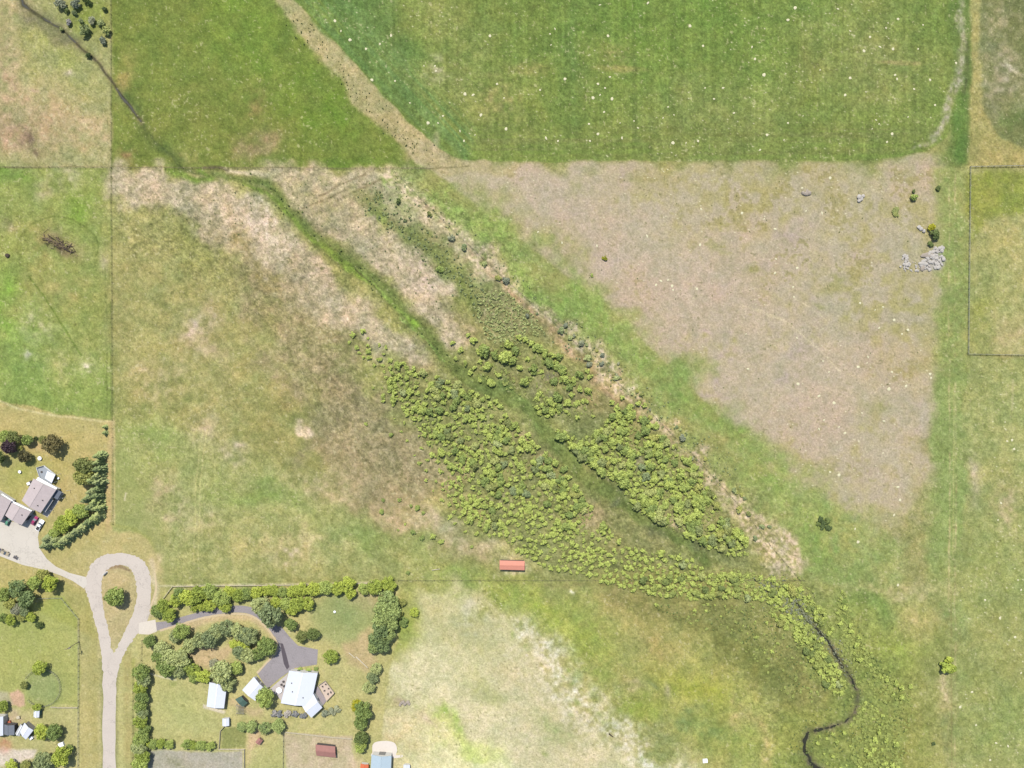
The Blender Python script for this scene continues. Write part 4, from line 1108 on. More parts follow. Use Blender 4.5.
for ai, (pts, sp, (r0, r1), grp, lab, keep) in enumerate(AREAS):
    xs = [p[0] for p in pts]; ys = [p[1] for p in pts]
    tries = int((max(xs) - min(xs)) * (max(ys) - min(ys)) * 1.3)
    acc = []
    for _ in range(tries):
        x = rng_.uniform(min(xs), max(xs)); y = rng_.uniform(min(ys), max(ys))
        if not inside(x, y, pts): continue
        if ai < 2 and dline(x, y, CH[10:]) < 8.5: continue
        if dline(x, y, CREEK_SE) < 4.5: continue
        if ai < 2 and any(math.hypot(x - a, y - b) < g for a, b, g in gaps): continue
        gx, gy = int(x + M), int(y + M)
        gapn = float(N25[gy, gx] * .6 + N10[gy, gx] * .5)
        if gapn > (0.62 if ai < 2 else 0.75): continue
        if ai < 2 and dline(x, y, pts + [pts[0]]) < 7 and rng_.random() < .45: continue
        loc = sp * (0.80 + 0.55 * (0.5 + 0.5 * math.sin(x * 0.11) * math.cos(y * 0.13)))
        if any((x - a) ** 2 + (y - b) ** 2 < loc * loc for a, b in acc): continue
        acc.append((x, y))
    for (x, y) in acc:
        if rng_.random() > keep: continue
        if 560 < x < 640 and y > 545 or (ai == 0 and y > 530): rr = rng_.uniform(r0 * .8, r1 * .85)
        else: rr = r0 + (r1 - r0) * rng_.random() ** 1.3
        if ai < 2 and dline(x, y, CH[8:]) < 24: rr *= 1.12
        q_ = rng_.random()
        W_PTS.append((x, y, rr, grp, lab, 'greygreen' if q_ < .06 else 'olive' if q_ < .12 else 'bank' if lab in (LC, LS) else 'willow' if ai in (0, 1, 5, 10) and rng_.random() < .75 else 'willow_pale'))
# the open clump at the north tip, each seen on its own
NORTH = [(485, 350, 6.5), (494, 354, 4.5), (478, 352, 3.5), (474, 341, 4), (505, 357, 6.5), (512, 361, 4.5), (508, 344, 4.5), (516, 350, 4.5), (519, 338, 3.8), (526, 340, 3.6), (532, 344, 3.8), (538, 348, 5), (527, 359, 3.2), (520, 368, 3.8), (533, 369, 4.8), (541, 372, 3), (524, 381, 5), (499, 375, 3.8), (480, 380, 3), (491, 383, 4), (487, 366, 4.5), (474, 368, 3), (546, 354, 4.2), (553, 355, 3.8), (559, 356, 4), (549, 363, 5), (556, 366, 4.2), (562, 368, 4), (563, 371, 4.5), (554, 381, 4), (565, 380, 4.8), (573, 381, 4), (580, 375, 4), (590, 377, 3.8), (589, 391, 4), (580, 389, 3.8), (570, 387, 4), (558, 397, 5), (550, 401, 4.2), (540, 394, 3.6), (537, 399, 3.2), (537, 408, 3), (545, 410, 4), (552, 411, 4.2), (560, 407, 4), (568, 403, 4.2), (577, 404, 3.6), (583, 401, 3), (587, 401, 3), (558, 411, 3.5), (566, 411, 3), (542, 405, 3), (588, 371, 3.2), (593, 416, 2.2), (577, 418, 3.2), (554, 405, 3.6), (548, 416, 3), (539, 412, 3.2), (572, 395, 3.5), (630, 408, 4), (645, 405, 3.4), (638, 404, 3.5), (632, 416, 4.5), (655, 425, 4.5), (641, 420, 3.6), (612, 402, 3.4), (622, 398, 3), (578, 402, 2.6), (460, 350, 3.6), (452, 343, 3.2), (468, 335, 2.8), (465, 363, 3.2), (455, 358, 2.8), (470, 372, 3.2), (480, 362, 3.0)]
for (x, y, r) in NORTH:
    W_PTS.append((x, y, r * 1.02, "willows of the open north clump", LN, 'willow'))
W_PTS.sort(key=lambda w: -w[2])
rest = []
for k, (x, y, r, grp, lab, kd) in enumerate(W_PTS):
    if k < 298:
        shrub(x, y, r, kd, lab, grp, "willow_shrub", random.uniform(0.85, 1.1))
    else:
        rest.append((x, y, r))
def mass(name, items, quads, mats, hf=0.95, kind_label=None):
    parts = []
    for (x, y, r_px) in items:
        r = r_px * S; p = P(x, y, r * .8)
        a = random.random() * 6.28; q = random.choice(quads)
        R = np.array([[math.cos(a), -math.sin(a), 0], [math.sin(a), math.cos(a), 0], [0, 0, 1]])
        parts.append((q.reshape(-1, 3) @ R.T) * np.array([r, r, r * hf * random.uniform(.85, 1.15)]) + np.array([p.x, p.y, -0.05]))
    V = np.concatenate(parts).reshape(-1, 4, 3)
    me = quads_mesh(name, V)
    me.materials.append(mats)
    o = bpy.data.objects.new(name, me); COL.objects.link(o)
    o['kind'] = 'stuff'
    return o
if rest:
    tag(mass("willow_thicket", rest, SHRUB_S, LEAF['willow']), "mass of small willow shrubs filling the marsh thickets", "shrubs")
print("willows", len(W_PTS), "rest", len(rest))

# tussocks and scrub too fine to count
SMALL_Q = [crown_quads(700 + k, 3, 9, 0.34, 0.8, 0.5, 0.35) for k in range(5)]
def scatter(n, pts, r0, r1, seed):
    rg = random.Random(seed); out = []
    xs = [p[0] for p in pts]; ys = [p[1] for p in pts]
    while len(out) < n:
        x = rg.uniform(min(xs), max(xs)); y = rg.uniform(min(ys), max(ys))
        if inside(x, y, pts): out.append((x, y, rg.uniform(r0, r1)))
    return out
def along(n, pts, spread, r0, r1, seed):
    rg = random.Random(seed); out = []
    for _ in range(n):
        t = rg.random() * (len(pts) - 1); i = int(t); f = t - i
        out.append((pts[i][0] * (1 - f) + pts[i + 1][0] * f + rg.gauss(0, spread), pts[i][1] * (1 - f) + pts[i + 1][1] * f + rg.gauss(0, spread), rg.uniform(r0, r1)))
    return out
under = []
for pts, n, sd_ in ((AREAS[0][0], 900, 61), (AREAS[1][0], 620, 62), (AREAS[2][0], 420, 63), (AREAS[3][0], 160, 64), (AREAS[4][0], 220, 65), (AREAS[7][0], 260, 66), (AREAS[6][0], 200, 67), ([(480, 345), (540, 345), (600, 400), (590, 418), (540, 415), (480, 385)], 220, 68), ([(640, 603), (770, 603), (835, 690), (800, 710), (730, 640)], 130, 69), ([(700, 565), (800, 578), (860, 640), (915, 700), (905, 768), (850, 768), (850, 700), (800, 640)], 420, 70)):
    under += [q for q in scatter(n, pts, 0.7, 2.2, sd_) if dline(q[0], q[1], CH[9:]) > 6 and dline(q[0], q[1], CREEK_SE) > 2.5]
tag(mass("willow_undergrowth", under, SHRUB_S[:5], LEAF['under'], 0.7), "low green undergrowth filling the gaps of the marsh thickets", "undergrowth")
tag(mass("silver_scrub", scatter(420, [(478, 292), (505, 290), (535, 316), (545, 334), (515, 345), (490, 342), (476, 315)], 0.8, 1.7, 31), SMALL_Q, LEAF['greygreen']), "low grey-green scrub carpeting the ground north of the willows", "scrub")
tag(mass("marsh_sedge", scatter(260, [(640, 604), (800, 610), (850, 690), (800, 700), (740, 640), (680, 620)], 0.5, 1.3, 32) + scatter(300, [(840, 600), (905, 690), (905, 768), (780, 768), (800, 720), (850, 700)], 0.5, 1.3, 33), SMALL_Q, LEAF['under']), "scattered sedge tufts on the olive floodplain", "sedge")
tag(mass("strip_brush", along(260, [(372, 194), (398, 222), (430, 250), (458, 276), (480, 300)], 8, 0.6, 1.6, 92), SMALL_Q, LEAF['greygreen']), "low green brush in the strip right of the upper grassy channel", "brush")
tag(mass("strip_weeds", along(230, [(560, 325), (600, 355), (650, 405), (700, 455), (730, 490)], 9, 0.5, 1.3, 34) + along(90, [(400, 182), (470, 240), (540, 305)], 6, 0.4, 1.1, 38), SMALL_Q, LEAF['greygreen']), "weedy tufts along the straw fence line", "weeds")
tag(mass("band_tufts", along(150, [(292, 12), (326, 58), (362, 96), (398, 132), (428, 158)], 6, 0.4, 0.9, 35), SMALL_Q, LEAF['dark']), "dark tufts dotting the bare band beside the crop", "weeds")
tag(mass("creek_reeds", along(330, [(764, 584), (780, 592), (796, 606), (808, 618)], 6, 0.6, 1.5, 36) + along(140, [(808, 618), (818, 632), (836, 655), (848, 676)], 5, 0.5, 1.2, 37), SMALL_Q, LEAF['grey']), "grey dead scrub crowding the creek bed", "scrub")
tag(mass("meadow_tufts", scatter(160, [(120, 180), (420, 180), (480, 280), (440, 340), (360, 290), (250, 260)], 0.4, 0.9, 37) + scatter(150, [(480, 180), (930, 180), (930, 500), (860, 500), (600, 290)], 0.35, 0.7, 39) + along(60, CH[2:12], 5, .4, 1.2, 40), SMALL_Q, LEAF['dark']), "small dark weed tufts dotting the straw and pasture", "weeds")

# ---- single bushes
GF = "grey bushes along the diagonal fence line"
for (x, y, r, kd, lab) in [
    (451, 237, 4.2, 'grey', "silver-grey bush, uppermost of the grey bushes on the diagonal straw fence line"),
    (464, 247, 3.6, 'greygreen', "grey-green bush on the straw fence line just below the uppermost silver one"),
    (485, 264, 3.2, 'greygreen', "small grey-green bush halfway down the straw fence line's upper run"),
    (498, 278, 3.6, 'olive', "olive bush touching the silver bush on the straw fence line"),
    (506, 280, 4.2, 'grey', "silver-grey bush beside the olive one, at the edge of the low grey scrub"),
    (429, 214, 3.2, 'olive', "small olive bush near the top of the diagonal straw strip"),
    (398, 201, 3.0, 'dark', "dark little bush at the top end of the diagonal straw strip"),
    (561, 331, 4.2, 'greygreen', "grey-green bush on the straw strip right above the open willow clump"),
    (581, 343, 3.8, 'grey', "silvery bare-looking bush on the straw strip beside the open willow clump"),
    (588, 358, 4.4, 'greygreen', "rounded grey-green bush on the straw strip east of the open willow clump"),
    (589, 364, 3.6, 'grey', "grey twiggy bush just below the rounded grey-green one on the straw strip"),
    (683, 438, 4.0, 'grey', "silvery grey bush on the straw strip beside the upper northeast thicket"),
    (676, 447, 3.4, 'olive', "olive bush beside the silvery grey one at the thicket's upper edge"),
    (734, 490, 3.0, 'greygreen', "small grey-green bush low on the diagonal straw strip"),
    (739, 510, 4.2, 'olive', "olive-yellow bush by the lower straw strip near the thicket's east point"),
    (440, 269, 4.0, 'green', "green bush with dark underside in the grassy strip between straw patches"),
]:
    shrub(x, y, r, kd, lab, None, "fence_bush", 0.95)
for (x, y, r_) in along(34, [(505, 285), (560, 326), (600, 362), (640, 398), (690, 448), (740, 505), (775, 548)], 6, 1.6, 3.2, 91):
    shrub(x, y, r_, random.choice(['greygreen', 'greygreen', 'grey', 'olive']), "small grey-green bush scattered along the lower straw strip beside the pasture", "small bushes of the lower straw strip", "fence_bush", 0.9)
MEADOWB = [(383, 500, 2.4), (399, 500, 2.6), (381, 512, 3.2), (417, 508, 3.4), (423, 513, 2.4), (411, 506, 2.2), (413, 533, 3.2), (422, 538, 3.0), (433, 537, 3.6), (441, 542, 3.4), (391, 435, 2.6), (366, 424, 2.2), (383, 396, 3.0), (405, 524, 1.8), (398, 530, 1.6), (408, 573, 2.6), (472, 547, 2.2)]
for (x, y, r) in MEADOWB:
    shrub(x, y, r, 'willow', "small yellow-green bush standing alone in the brown sedge meadow west of the thicket", "lone bushes in the sedge meadow", "meadow_bush", 0.9)

TL = [(59, 3, 6.0, 'grey', "large grey bush with deep shadow, leftmost at the top edge above the creek"),
      (75, 3, 5.6, 'grey', "grey bush second from the large shadowed one along the top edge"),
      (86, -1, 5.0, 'dark', "dark bush cut by the top edge above the upper creek"),
      (82, 29, 6.6, 'willow_pale', "broad yellow-grey bush, biggest in the clump between the upper creek and the wire fence"),
      (91, 20, 4.2, 'grey', "grey bush above the broad yellow-grey one near the upper creek"),
      (105, 30, 5.2, 'willow_pale', "yellow-grey bush against the wire fence below the top edge"),
      (102, 40, 4.2, 'grey', "grey bush under the yellow-grey one against the wire fence"),
      (100, 22, 4.0, 'greygreen', "grey-green bush between the grey bush and the wire fence"),
      (74, 12, 3.2, 'greygreen', "small grey-green bush below the pair of grey bushes at the top edge"),
      (68, 22, 3.4, 'lav', "dull grey bush closest to the upper creek's bend"),
      (80, 20, 3.0, 'greygreen', "little grey-green bush just above the broad yellow-grey one"),
      (88, 55, 3.4, 'dark', "black-green bush growing on the upper creek bank south of the clump"),
      (61, 29, 2.6, 'willow_pale', "small pale bush beside the upper creek where it narrows"),
      (104, 9, 3.0, 'dark', "small dark bush near the wire fence below the top edge"),
      (66, 10, 3.0, 'dark', "small dark bush right of the large grey shadowed bush")]
for (x, y, r, kd, lab) in TL:
    shrub(x, y, r, kd, lab, None, "bush", 1.15)

for (x, y, r, kd, lab, hf, sx) in [
    (915, 197, 4.2, 'green', "green bush with yellow side standing alone above the boulder heap", 1.1, (1, 1)),
    (914, 191, 2.2, 'dark', "tiny dark bush just above the lone green and yellow one", 1.0, (1, 1)),
    (897, 212, 5.0, 'olive', "flat olive bush left of the boulder heap, taller than wide", 0.35, (.9, 1.4)),
    (932, 227, 4.2, 'yellow', "bright yellow bush beside the dark one above the boulder heap", 0.9, (1, 1)),
    (936, 235, 6.0, 'dark', "blackish green bush at the top of the boulder heap", 1.0, (1.1, .9)),
    (931, 244, 3.4, 'dark', "small blackish bush tucked against the boulder heap", 0.9, (1, 1)),
    (939, 188, 3.0, 'dark', "small dark bush at the edge of the mown strip near the timber fence corner", 0.9, (1, 1)),
    (605, 258, 3.0, 'yellow', "round yellow bush alone on the pale pink pasture", 0.8, (1, 1)),
    (592, 275, 2.0, 'green', "tiny green bush below the round yellow one on the pasture", 0.8, (1, 1)),
    (948, 669, 7.4, 'bright', "bright green lone bush on the meadow in the lower right", 1.2, (1, 1.2)),
    (949, 660, 4.8, 'bright', "smaller bright green bush joined to the top of the lone meadow bush", 1.1, (1, 1)),
    (934, 744, 2.4, 'dark', "tiny dark bush near the lower right meadow's faint track", 0.9, (1, 1)),
    (896, 684, 3.6, 'willow', "pair-forming small bush east of the creek, left one", 0.9, (1, 1)),
    (911, 687, 2.8, 'willow', "pair-forming small bush east of the creek, right one", 0.9, (1, 1)),
]:
    shrub(x, y, r, kd, lab, None, "bush", hf, None, "shrub", sx)
for k, (x, y, r) in enumerate([(821, 519, 3.2), (828, 521, 3.4), (822, 527, 3.2), (829, 528, 3.2), (818, 524, 2.4), (824, 523, 3)]):
    shrub(x, y, r * 1.1, 'dark', "dark blue-green juniper in the tight little clump on the lower pasture", "junipers of the pasture clump", "juniper", 0.8)

# ---- planted trees: left-hand house
for (x, y, r, kd, hf, lab) in [
    (5, 437, 6, 'green', 1.0, "green hedge tree at the photo edge beside the grey-roofed house's lawn"),
    (13, 437, 6.5, 'olive', 1.0, "yellowish green tree between the hedge tree and the dark round one"),
    (27, 440, 5.4, 'green', 1.1, "round green tree at the right end of the lawn's tree row"),
    (9, 447, 7, 'purple', 1.1, "purple-leaved tree on the grey-roofed house's lawn"),
    (0, 457, 6, 'dark', 1.3, "dark green tree cut by the photo's left edge below the purple tree"),
    (24, 456, 6, 'brown', 1.2, "bronze-green tree below the purple one on the lawn"),
    (21, 448, 2.6, 'olive', 1.0, "very small olive tree between the purple and bronze trees"),
    (52, 444, 9, 'brown', 1.0, "large round bronze-green tree alone behind the white deck awning"),
    (43, 440, 4.2, 'olive', 1.0, "small olive tree leaning on the large bronze one"),
    (36, 438, 1.8, 'dark', 1.0, "tiny dark tree between the round green and the large bronze tree"),
    (84, 466, 9, 'olive', 1.1, "olive broadleaf tree at the north end of the conifer row"),
    (83, 477, 8.5, 'olive', 1.1, "olive broadleaf tree leaning on the conifer column, lower of two"),
    (80, 511, 7.5, 'green', 1.0, "bright green broadleaf tree filling the bend of the conifer row, upper"),
    (72, 518, 8.0, 'bright', 0.9, "bright green broadleaf tree filling the bend of the conifer row, middle"),
    (62, 526, 8.0, 'bright', 0.9, "bright green broadleaf tree filling the bend of the conifer row, lower"),
    (54, 533, 5.0, 'green', 0.9, "green broadleaf tree at the house end of the diagonal conifer row"),
]:
    tree(x, y, r, kd, lab, None, "broadleaf_tree", hf)
CL = "grey-green conifer in the upright column at the right edge of the grey-roofed house's yard"
for (x, y) in [(98, 456), (97, 463), (98, 469), (97, 476), (98, 482), (92, 480), (97, 489), (91, 492), (96, 496), (88, 498), (95, 502), (97, 508), (90, 507), (86, 500)]:
    conifer(x, y, random.uniform(8.5, 10.5), random.uniform(5.0, 6.2), 'needle' if random.random() < .5 else 'needle_d', CL, "conifers of the upright column")
DL = "grey-green conifer in the diagonal row between the bright trees and the turning circle"
for (x, y) in [(98, 515), (93, 519), (87, 523), (81, 528), (75, 532), (69, 536), (63, 541), (57, 544), (50, 544), (47, 539), (44, 546), (55, 540)]:
    conifer(x, y, random.uniform(6, 8), random.uniform(5.0, 6.2), 'needle' if random.random() < .7 else 'needle_d', DL, "conifers of the diagonal row")
conifer(104, 427, 4, 2.6, 'needle_d', "small conifer beside the wire fence, upper of a pair")
conifer(104, 433, 4, 2.8, 'needle_d', "small conifer beside the wire fence, lower of a pair")

# lower-left grove and paddock
for (x, y, r, kd, hf, lab) in [
    (43, 574, 6, 'olive', 1.1, "olive-green tree at the top of the grove beside the left driveway"),
    (51, 584, 7.5, 'bright', 1.2, "bright green tree at the right end of the grove beside the left driveway"),
    (36, 583, 7, 'green', 1.2, "green tree in the middle of the grove under the left driveway"),
    (18, 588, 8, 'bluegreen', 1.2, "blue-green round tree in the grove under the left driveway"),
    (27, 599, 8, 'bluegreen', 1.3, "blue-green tree throwing the darkest shadow in the lower-left grove"),
    (4, 595, 6, 'green', 1.1, "green tree at the left edge of the lower-left grove"),
    (10, 604, 5.5, 'olive', 1.0, "olive tree under the blue-green round one"),
    (15, 609, 5.5, 'pale', 0.8, "white-blossomed low tree in the lower-left grove"),
    (24, 611, 5, 'greygreen', 0.9, "pale grey-green tree below the blossomed one"),
    (11, 620, 5.4, 'bright', 1.0, "yellow-green tree at the lower edge of the grove"),
    (2, 617, 5, 'green', 1.1, "green tree cut by the left edge below the grove"),
    (31, 617, 4.5, 'bright', 0.9, "small bright tree at the paddock side of the grove"),
    (21, 618, 3.6, 'olive', 0.9, "small olive tree between the two yellow-green ones at the grove's edge"),
    (39, 625, 3.4, 'dark', 0.9, "small dark tree farthest into the paddock from the grove"),
    (115, 597, 9.5, 'green', 1.0, "green tree alone on the island of the turning circle"),
    (40, 668, 6.5, 'bright', 1.1, "bright green tree over the top of the round pen's fence"),
    (24, 685, 4, 'olive', 1.0, "small olive tree on the left of the round pen's fence"),
    (37, 707, 4.2, 'bright', 1.0, "bright small tree at the foot of the round pen"),
    (2, 707, 5.5, 'bright', 1.0, "bright tree cut by the left edge beside the orange soil patch"),
    (42, 732, 7, 'bright', 1.0, "bright yellow-green tree beside the white L-shaped shed"),
    (54, 732, 7, 'green', 1.1, "dark-edged green tree beside the bright one by the white L-shaped shed"),
    (61, 757, 9, 'bright', 1.1, "bright tree at the bottom edge left of the paddock fence"),
    (43, 761, 9, 'greygreen', 1.0, "grey-green tree at the bottom edge left of the bright one"),
    (12, 765, 5.5, 'bright', 0.9, "bright bush-like tree cut by the bottom edge, lower left"),
    (26, 766, 5, 'olive', 0.9, "olive tree at the bottom edge next to the gravel yard"),
    (70, 748, 4, 'green', 1.0, "small green tree by the white box near the paddock fence"),
    (149, 642, 6, 'green', 1.0, "round green tree alone on the verge below the pale apron"),
]:
    tree(x, y, r, kd, lab, None, "broadleaf_tree", hf)
HL = "tree in the tall hedge column right of the straight road"
for k, (x, y, r) in enumerate([(141, 672, 8), (144, 680, 6.5), (140, 688, 6.5), (142, 697, 6.5), (140, 706, 6.5), (143, 714, 6), (140, 722, 6.5), (143, 730, 6), (141, 739, 7), (139, 748, 7), (143, 756, 7), (140, 765, 7.5)]):
    tree(x, y, r, ['green', 'greygreen', 'bright', 'green'][k % 4], HL, "trees of the hedge column", "hedge_tree", 1.0)
for k, (x, y, r) in enumerate([(153, 744, 4.8), (161, 744, 5), (169, 745, 4.6), (186, 744, 5), (193, 745, 4.6), (201, 745, 5), (210, 746, 4.6), (147, 743, 4.4)]):
    tree(x, y, r, ['green', 'bright', 'green'][k % 3], "small green tree in the row between the lawn and the grey gravel garden", "trees above the gravel garden", "hedge_tree", 0.9)

# yard of the white house
BL = "bright yellow-green tree in the long hedge along the white house's north boundary"
for k, (x, y, r) in enumerate([(157, 611, 6.5), (164, 606, 7), (170, 615, 7), (175, 600, 7), (181, 595, 7), (188, 597, 8), (197, 595, 8.5), (205, 592, 6), (211, 591, 7.5), (202, 606, 5), (210, 605, 6), (194, 607, 4.5), (222, 598, 8), (225, 606, 6), (230, 592, 6), (239, 595, 6.5), (246, 594, 6), (257, 592, 6.5), (266, 591, 5.5), (274, 592, 5.5), (283, 592, 5.5), (293, 591, 6), (302, 589, 6), (314, 589, 7), (326, 587, 7), (337, 588, 6.5), (348, 585, 7.5), (351, 592, 6), (364, 589, 5.5), (375, 587, 7), (389, 585, 7), (276, 603, 6), (286, 604, 6), (298, 603, 7.5), (307, 603, 7), (293, 609, 6)]):
    tree(x, y, r, 'bright' if k % 4 else 'green', BL, "trees of the bright north hedge", "hedge_tree", 0.95)
GL = "grey-green tree in the curved grove south of the asphalt driveway"
for (x, y, r, kd) in [(182, 631, 8, 'green'), (175, 636, 6, 'greygreen'), (190, 645, 7, 'greygreen'), (200, 640, 8, 'greygreen'), (209, 638, 8.5, 'greygreen'), (217, 632, 8, 'greygreen'), (226, 627, 8, 'greygreen'), (239, 630, 8, 'greygreen'), (246, 635, 8, 'greygreen'), (240, 652, 7, 'greygreen'), (250, 637, 8, 'greygreen'), (247, 655, 7.5, 'greygreen'), (162, 649, 7.5, 'greygreen'), (159, 657, 8, 'green'), (170, 660, 9, 'greygreen'), (168, 668, 9, 'green'), (180, 659, 8.5, 'greygreen'), (178, 670, 7, 'greygreen'), (188, 666, 6, 'green')]:
    tree(x, y, r, kd, GL, "trees of the curved grey-green grove", "broadleaf_tree", 1.0)
for (x, y, r, kd, hf, lab) in [
    (244, 645, 6.5, 'bright', 0.9, "bright tree set among the grey-green grove's right end"),
    (234, 644, 4.5, 'bright', 0.8, "small bright tree at the inner edge of the grove, above the sandy clearing"),
    (183, 651, 4, 'bright', 0.8, "small yellow-green tree at the inner left of the sandy clearing"),
    (193, 669, 6.5, 'bright', 0.9, "bright tree at the top of the mown lawn, left of two"),
    (203, 675, 7, 'bright', 0.9, "bright tree at the top of the mown lawn, right of two"),
    (194, 677, 5.5, 'green', 0.9, "green low tree under the bright pair on the lawn"),
    (222, 672, 10, 'greygreen', 1.1, "big grey-green tree directly behind the long white shed"),
    (228, 684, 7, 'greygreen', 1.0, "grey-green tree overhanging the long white shed's corner"),
    (236, 668, 6.5, 'green', 1.0, "rich green tree right of the big grey-green one"),
    (214, 664, 5, 'pale', 0.8, "pale whitish tree behind the long white shed"),
    (266, 646, 9, 'green', 1.1, "deep green round tree left of the asphalt forecourt"),
    (257, 654, 6, 'green', 1.0, "green tree below the deep green round one by the forecourt"),
    (271, 613, 12, 'greygreen', 1.1, "large grey-green tree over the asphalt driveway's bend"),
    (261, 606, 8.5, 'greygreen', 1.0, "grey-green tree touching the large one at the driveway's bend"),
    (291, 624, 6, 'green', 1.0, "green tree at the inside corner beside the driveway's end"),
    (302, 636, 6, 'olive', 1.0, "olive yellow tree of the pair above the forecourt"),
    (313, 634, 6, 'dark', 1.0, "dark green tree of the pair above the forecourt"),
    (331, 656, 7, 'bright', 0.9, "bright tree alone on the lawn right of the forecourt"),
    (266, 698, 9, 'green', 1.1, "green tree between the white garage and the white house"),
    (376, 668, 6, 'greygreen', 1.0, "grey-green tree by the dirt heap, upper of three"),
    (372, 678, 6, 'greygreen', 1.0, "grey-green tree by the dirt heap, middle of three"),
    (369, 687, 6, 'greygreen', 1.1, "grey-green tree by the dirt heap, lowest of three"),
    (357, 706, 6, 'yellow', 0.9, "yellow tree on the boundary right of the white house"),
    (363, 712, 9, 'green', 1.1, "large green tree beside the yellow one on the right boundary"),
    (361, 722, 7, 'green', 1.1, "green tree below the large one on the right boundary"),
    (361, 738, 7, 'dark', 1.1, "dark green tree behind the blue-roofed barn, upper"),
    (361, 747, 6, 'green', 1.2, "green tree behind the blue-roofed barn, lower"),
    (414, 612, 4.6, 'bright', 0.8, "bright bushy tree right of the dark tree block"),
    (404, 622, 5, 'green', 0.7, "green bushy tree right of the dark tree block, lower"),
    (402, 602, 4, 'olive', 0.8, "olive bushy tree at the upper right of the dark tree block"),
]:
    tree(x, y, r, kd, lab, None, "broadleaf_tree", hf)
for (x, y, r) in [(387, 599, 8), (393, 604, 7), (383, 609, 9), (391, 613, 8.5), (382, 619, 9), (390, 624, 8), (380, 629, 9), (388, 633, 7), (377, 640, 8), (383, 645, 7), (374, 647, 6)]:
    tree(x, y, r, 'bluegreen', "dark blue-green tree in the tall block at the lawn's right edge", "trees of the dark block", "broadleaf_tree", 1.3)
for (x, y, r) in [(242, 727, 5), (252, 727, 6), (265, 727, 6.5), (278, 727, 7)]:
    tree(x, y, r, 'bluegreen', "grey-blue tree in the short row below the white house", "trees below the white house", "hedge_tree", 1.0)
for (x, y, r, lab) in [(274, 714, 4.2, "lavender bush in the flower bed below the white house, first from the left"), (280, 714, 4.4, "lavender bush in the flower bed below the white house, second from the left"), (287, 714, 4.2, "lavender bush in the flower bed below the white house, third from the left"), (295, 715, 4.2, "lavender bush in the flower bed below the white house, fourth from the left"), (303, 716, 4, "lavender bush in the flower bed nearest the white house's gable corner")]:
    shrub(x, y, r, 'lav', lab, None, "garden_bush", 0.8)
for (x, y, r, lab) in [(325, 714, 4.4, "grey bush right of the white house's gable, left one"), (331, 712, 4.6, "grey bush right of the white house's gable, middle one"), (337, 709, 4, "grey bush right of the white house's gable, right one")]:
    shrub(x, y, r, 'grey', lab, None, "garden_bush", 0.8)
for (x, y, r, lab) in [(300, 669, 3, "clipped green bush under the forecourt against the white house, left"), (308, 670, 3, "clipped green bush under the forecourt against the white house, middle"), (316, 669, 3, "clipped green bush under the forecourt against the white house, right")]:
    shrub(x, y, r, 'green', lab, None, "garden_bush", 0.7)

# ------------------------------------------------------------------ buildings
M_wall_w = mat_plain("white_wall", alb(236, 234, 230), 0.8, 0.04, 0.5)
M_wall_g = mat_plain("grey_wall", alb(150, 148, 146), 0.85, 0.08, 0.5)
M_wall_d = mat_plain("dark_wall", alb(98, 92, 92), 0.85, 0.1, 0.5)
M_roof_w = mat_plain("white_metal_roof", (0.36, 0.37, 0.39), 0.5, 0.04, 0.3)
M_fascia = mat_plain("white_trim", (0.45, 0.45, 0.45), 0.6, 0.03, 0.5)
M_glass = mat_plain("window_glass", (0.05, 0.06, 0.07), 0.15, 0.2, 0.5, spec=0.5)
M_wood = mat_plain("weathered_wood", alb(168, 150, 128), 0.9, 0.2, 2.0)
M_deck = mat_plain("deck_boards", alb(230, 208, 192), 0.9, 0.15, 1.5)
M_fence = mat_plain("grey_fence_timber", alb(126, 126, 120), 0.9, 0.2, 1.0)
M_fence_r = mat_plain("silvered_timber", alb(172, 174, 166), 0.9, 0.2, 1.0)
M_fence_p = mat_plain("pale_fence_timber", alb(226, 214, 190), 0.9, 0.12, 1.0)
M_post = mat_plain("fence_post_wood", alb(120, 108, 88), 0.9, 0.25, 1.0)
M_wire = mat_plain("fence_wire", alb(110, 106, 96), 0.6, 0.1, 1.0, metal=0.6)
M_black = mat_plain("black_rubber", (0.02, 0.02, 0.02), 0.8, 0.2, 1.0)
M_steel = mat_plain("grey_steel", (0.35, 0.35, 0.36), 0.45, 0.1, 1.0, metal=0.7)

def mat_rows(name, col, pitch, ang, depth=0.12, rough=0.85, var=0.12):
    """roof sheeting or shingles: courses at a pitch across the given direction"""
    m = mat_plain(name, col, rough, var, 0.6)
    n = m.node_tree.nodes; l = m.node_tree.links
    tc = n.new("ShaderNodeTexCoord"); mp = n.new("ShaderNodeMapping"); mp.inputs["Rotation"].default_value = (0, 0, ang)
    wv = n.new("ShaderNodeTexWave"); wv.inputs["Scale"].default_value = 1.0 / pitch / 2; wv.inputs["Distortion"].default_value = 0.6
    l.new(tc.outputs["Object"], mp.inputs[0]); l.new(mp.outputs[0], wv.inputs[0])
    bp = n.new("ShaderNodeBump"); bp.inputs["Strength"].default_value = 0.6; bp.inputs["Distance"].default_value = depth
    l.new(wv.outputs["Fac"], bp.inputs["Height"]); l.new(bp.outputs["Normal"], n["Principled BSDF"].inputs["Normal"])
    return m
M_shingle = mat_rows("grey_shingles", alb(212, 198, 200), 0.6, 0.6, 0.05)
M_seam = mat_rows("white_seamed_roof", (0.30, 0.31, 0.33), 0.8, 0.0, 0.04, 0.5, 0.05)
M_blue_roof = mat_rows("pale_blue_roof", alb(198, 218, 234), 0.9, 0.0, 0.06, 0.5, 0.05)
M_pink_roof = mat_rows("faded_red_roof", alb(238, 160, 138), 0.7, 0.0, 0.05, 0.7, 0.08)
M_red_roof = mat_rows("dull_red_roof", alb(182, 130, 122), 0.7, 0.4, 0.05, 0.8, 0.15)
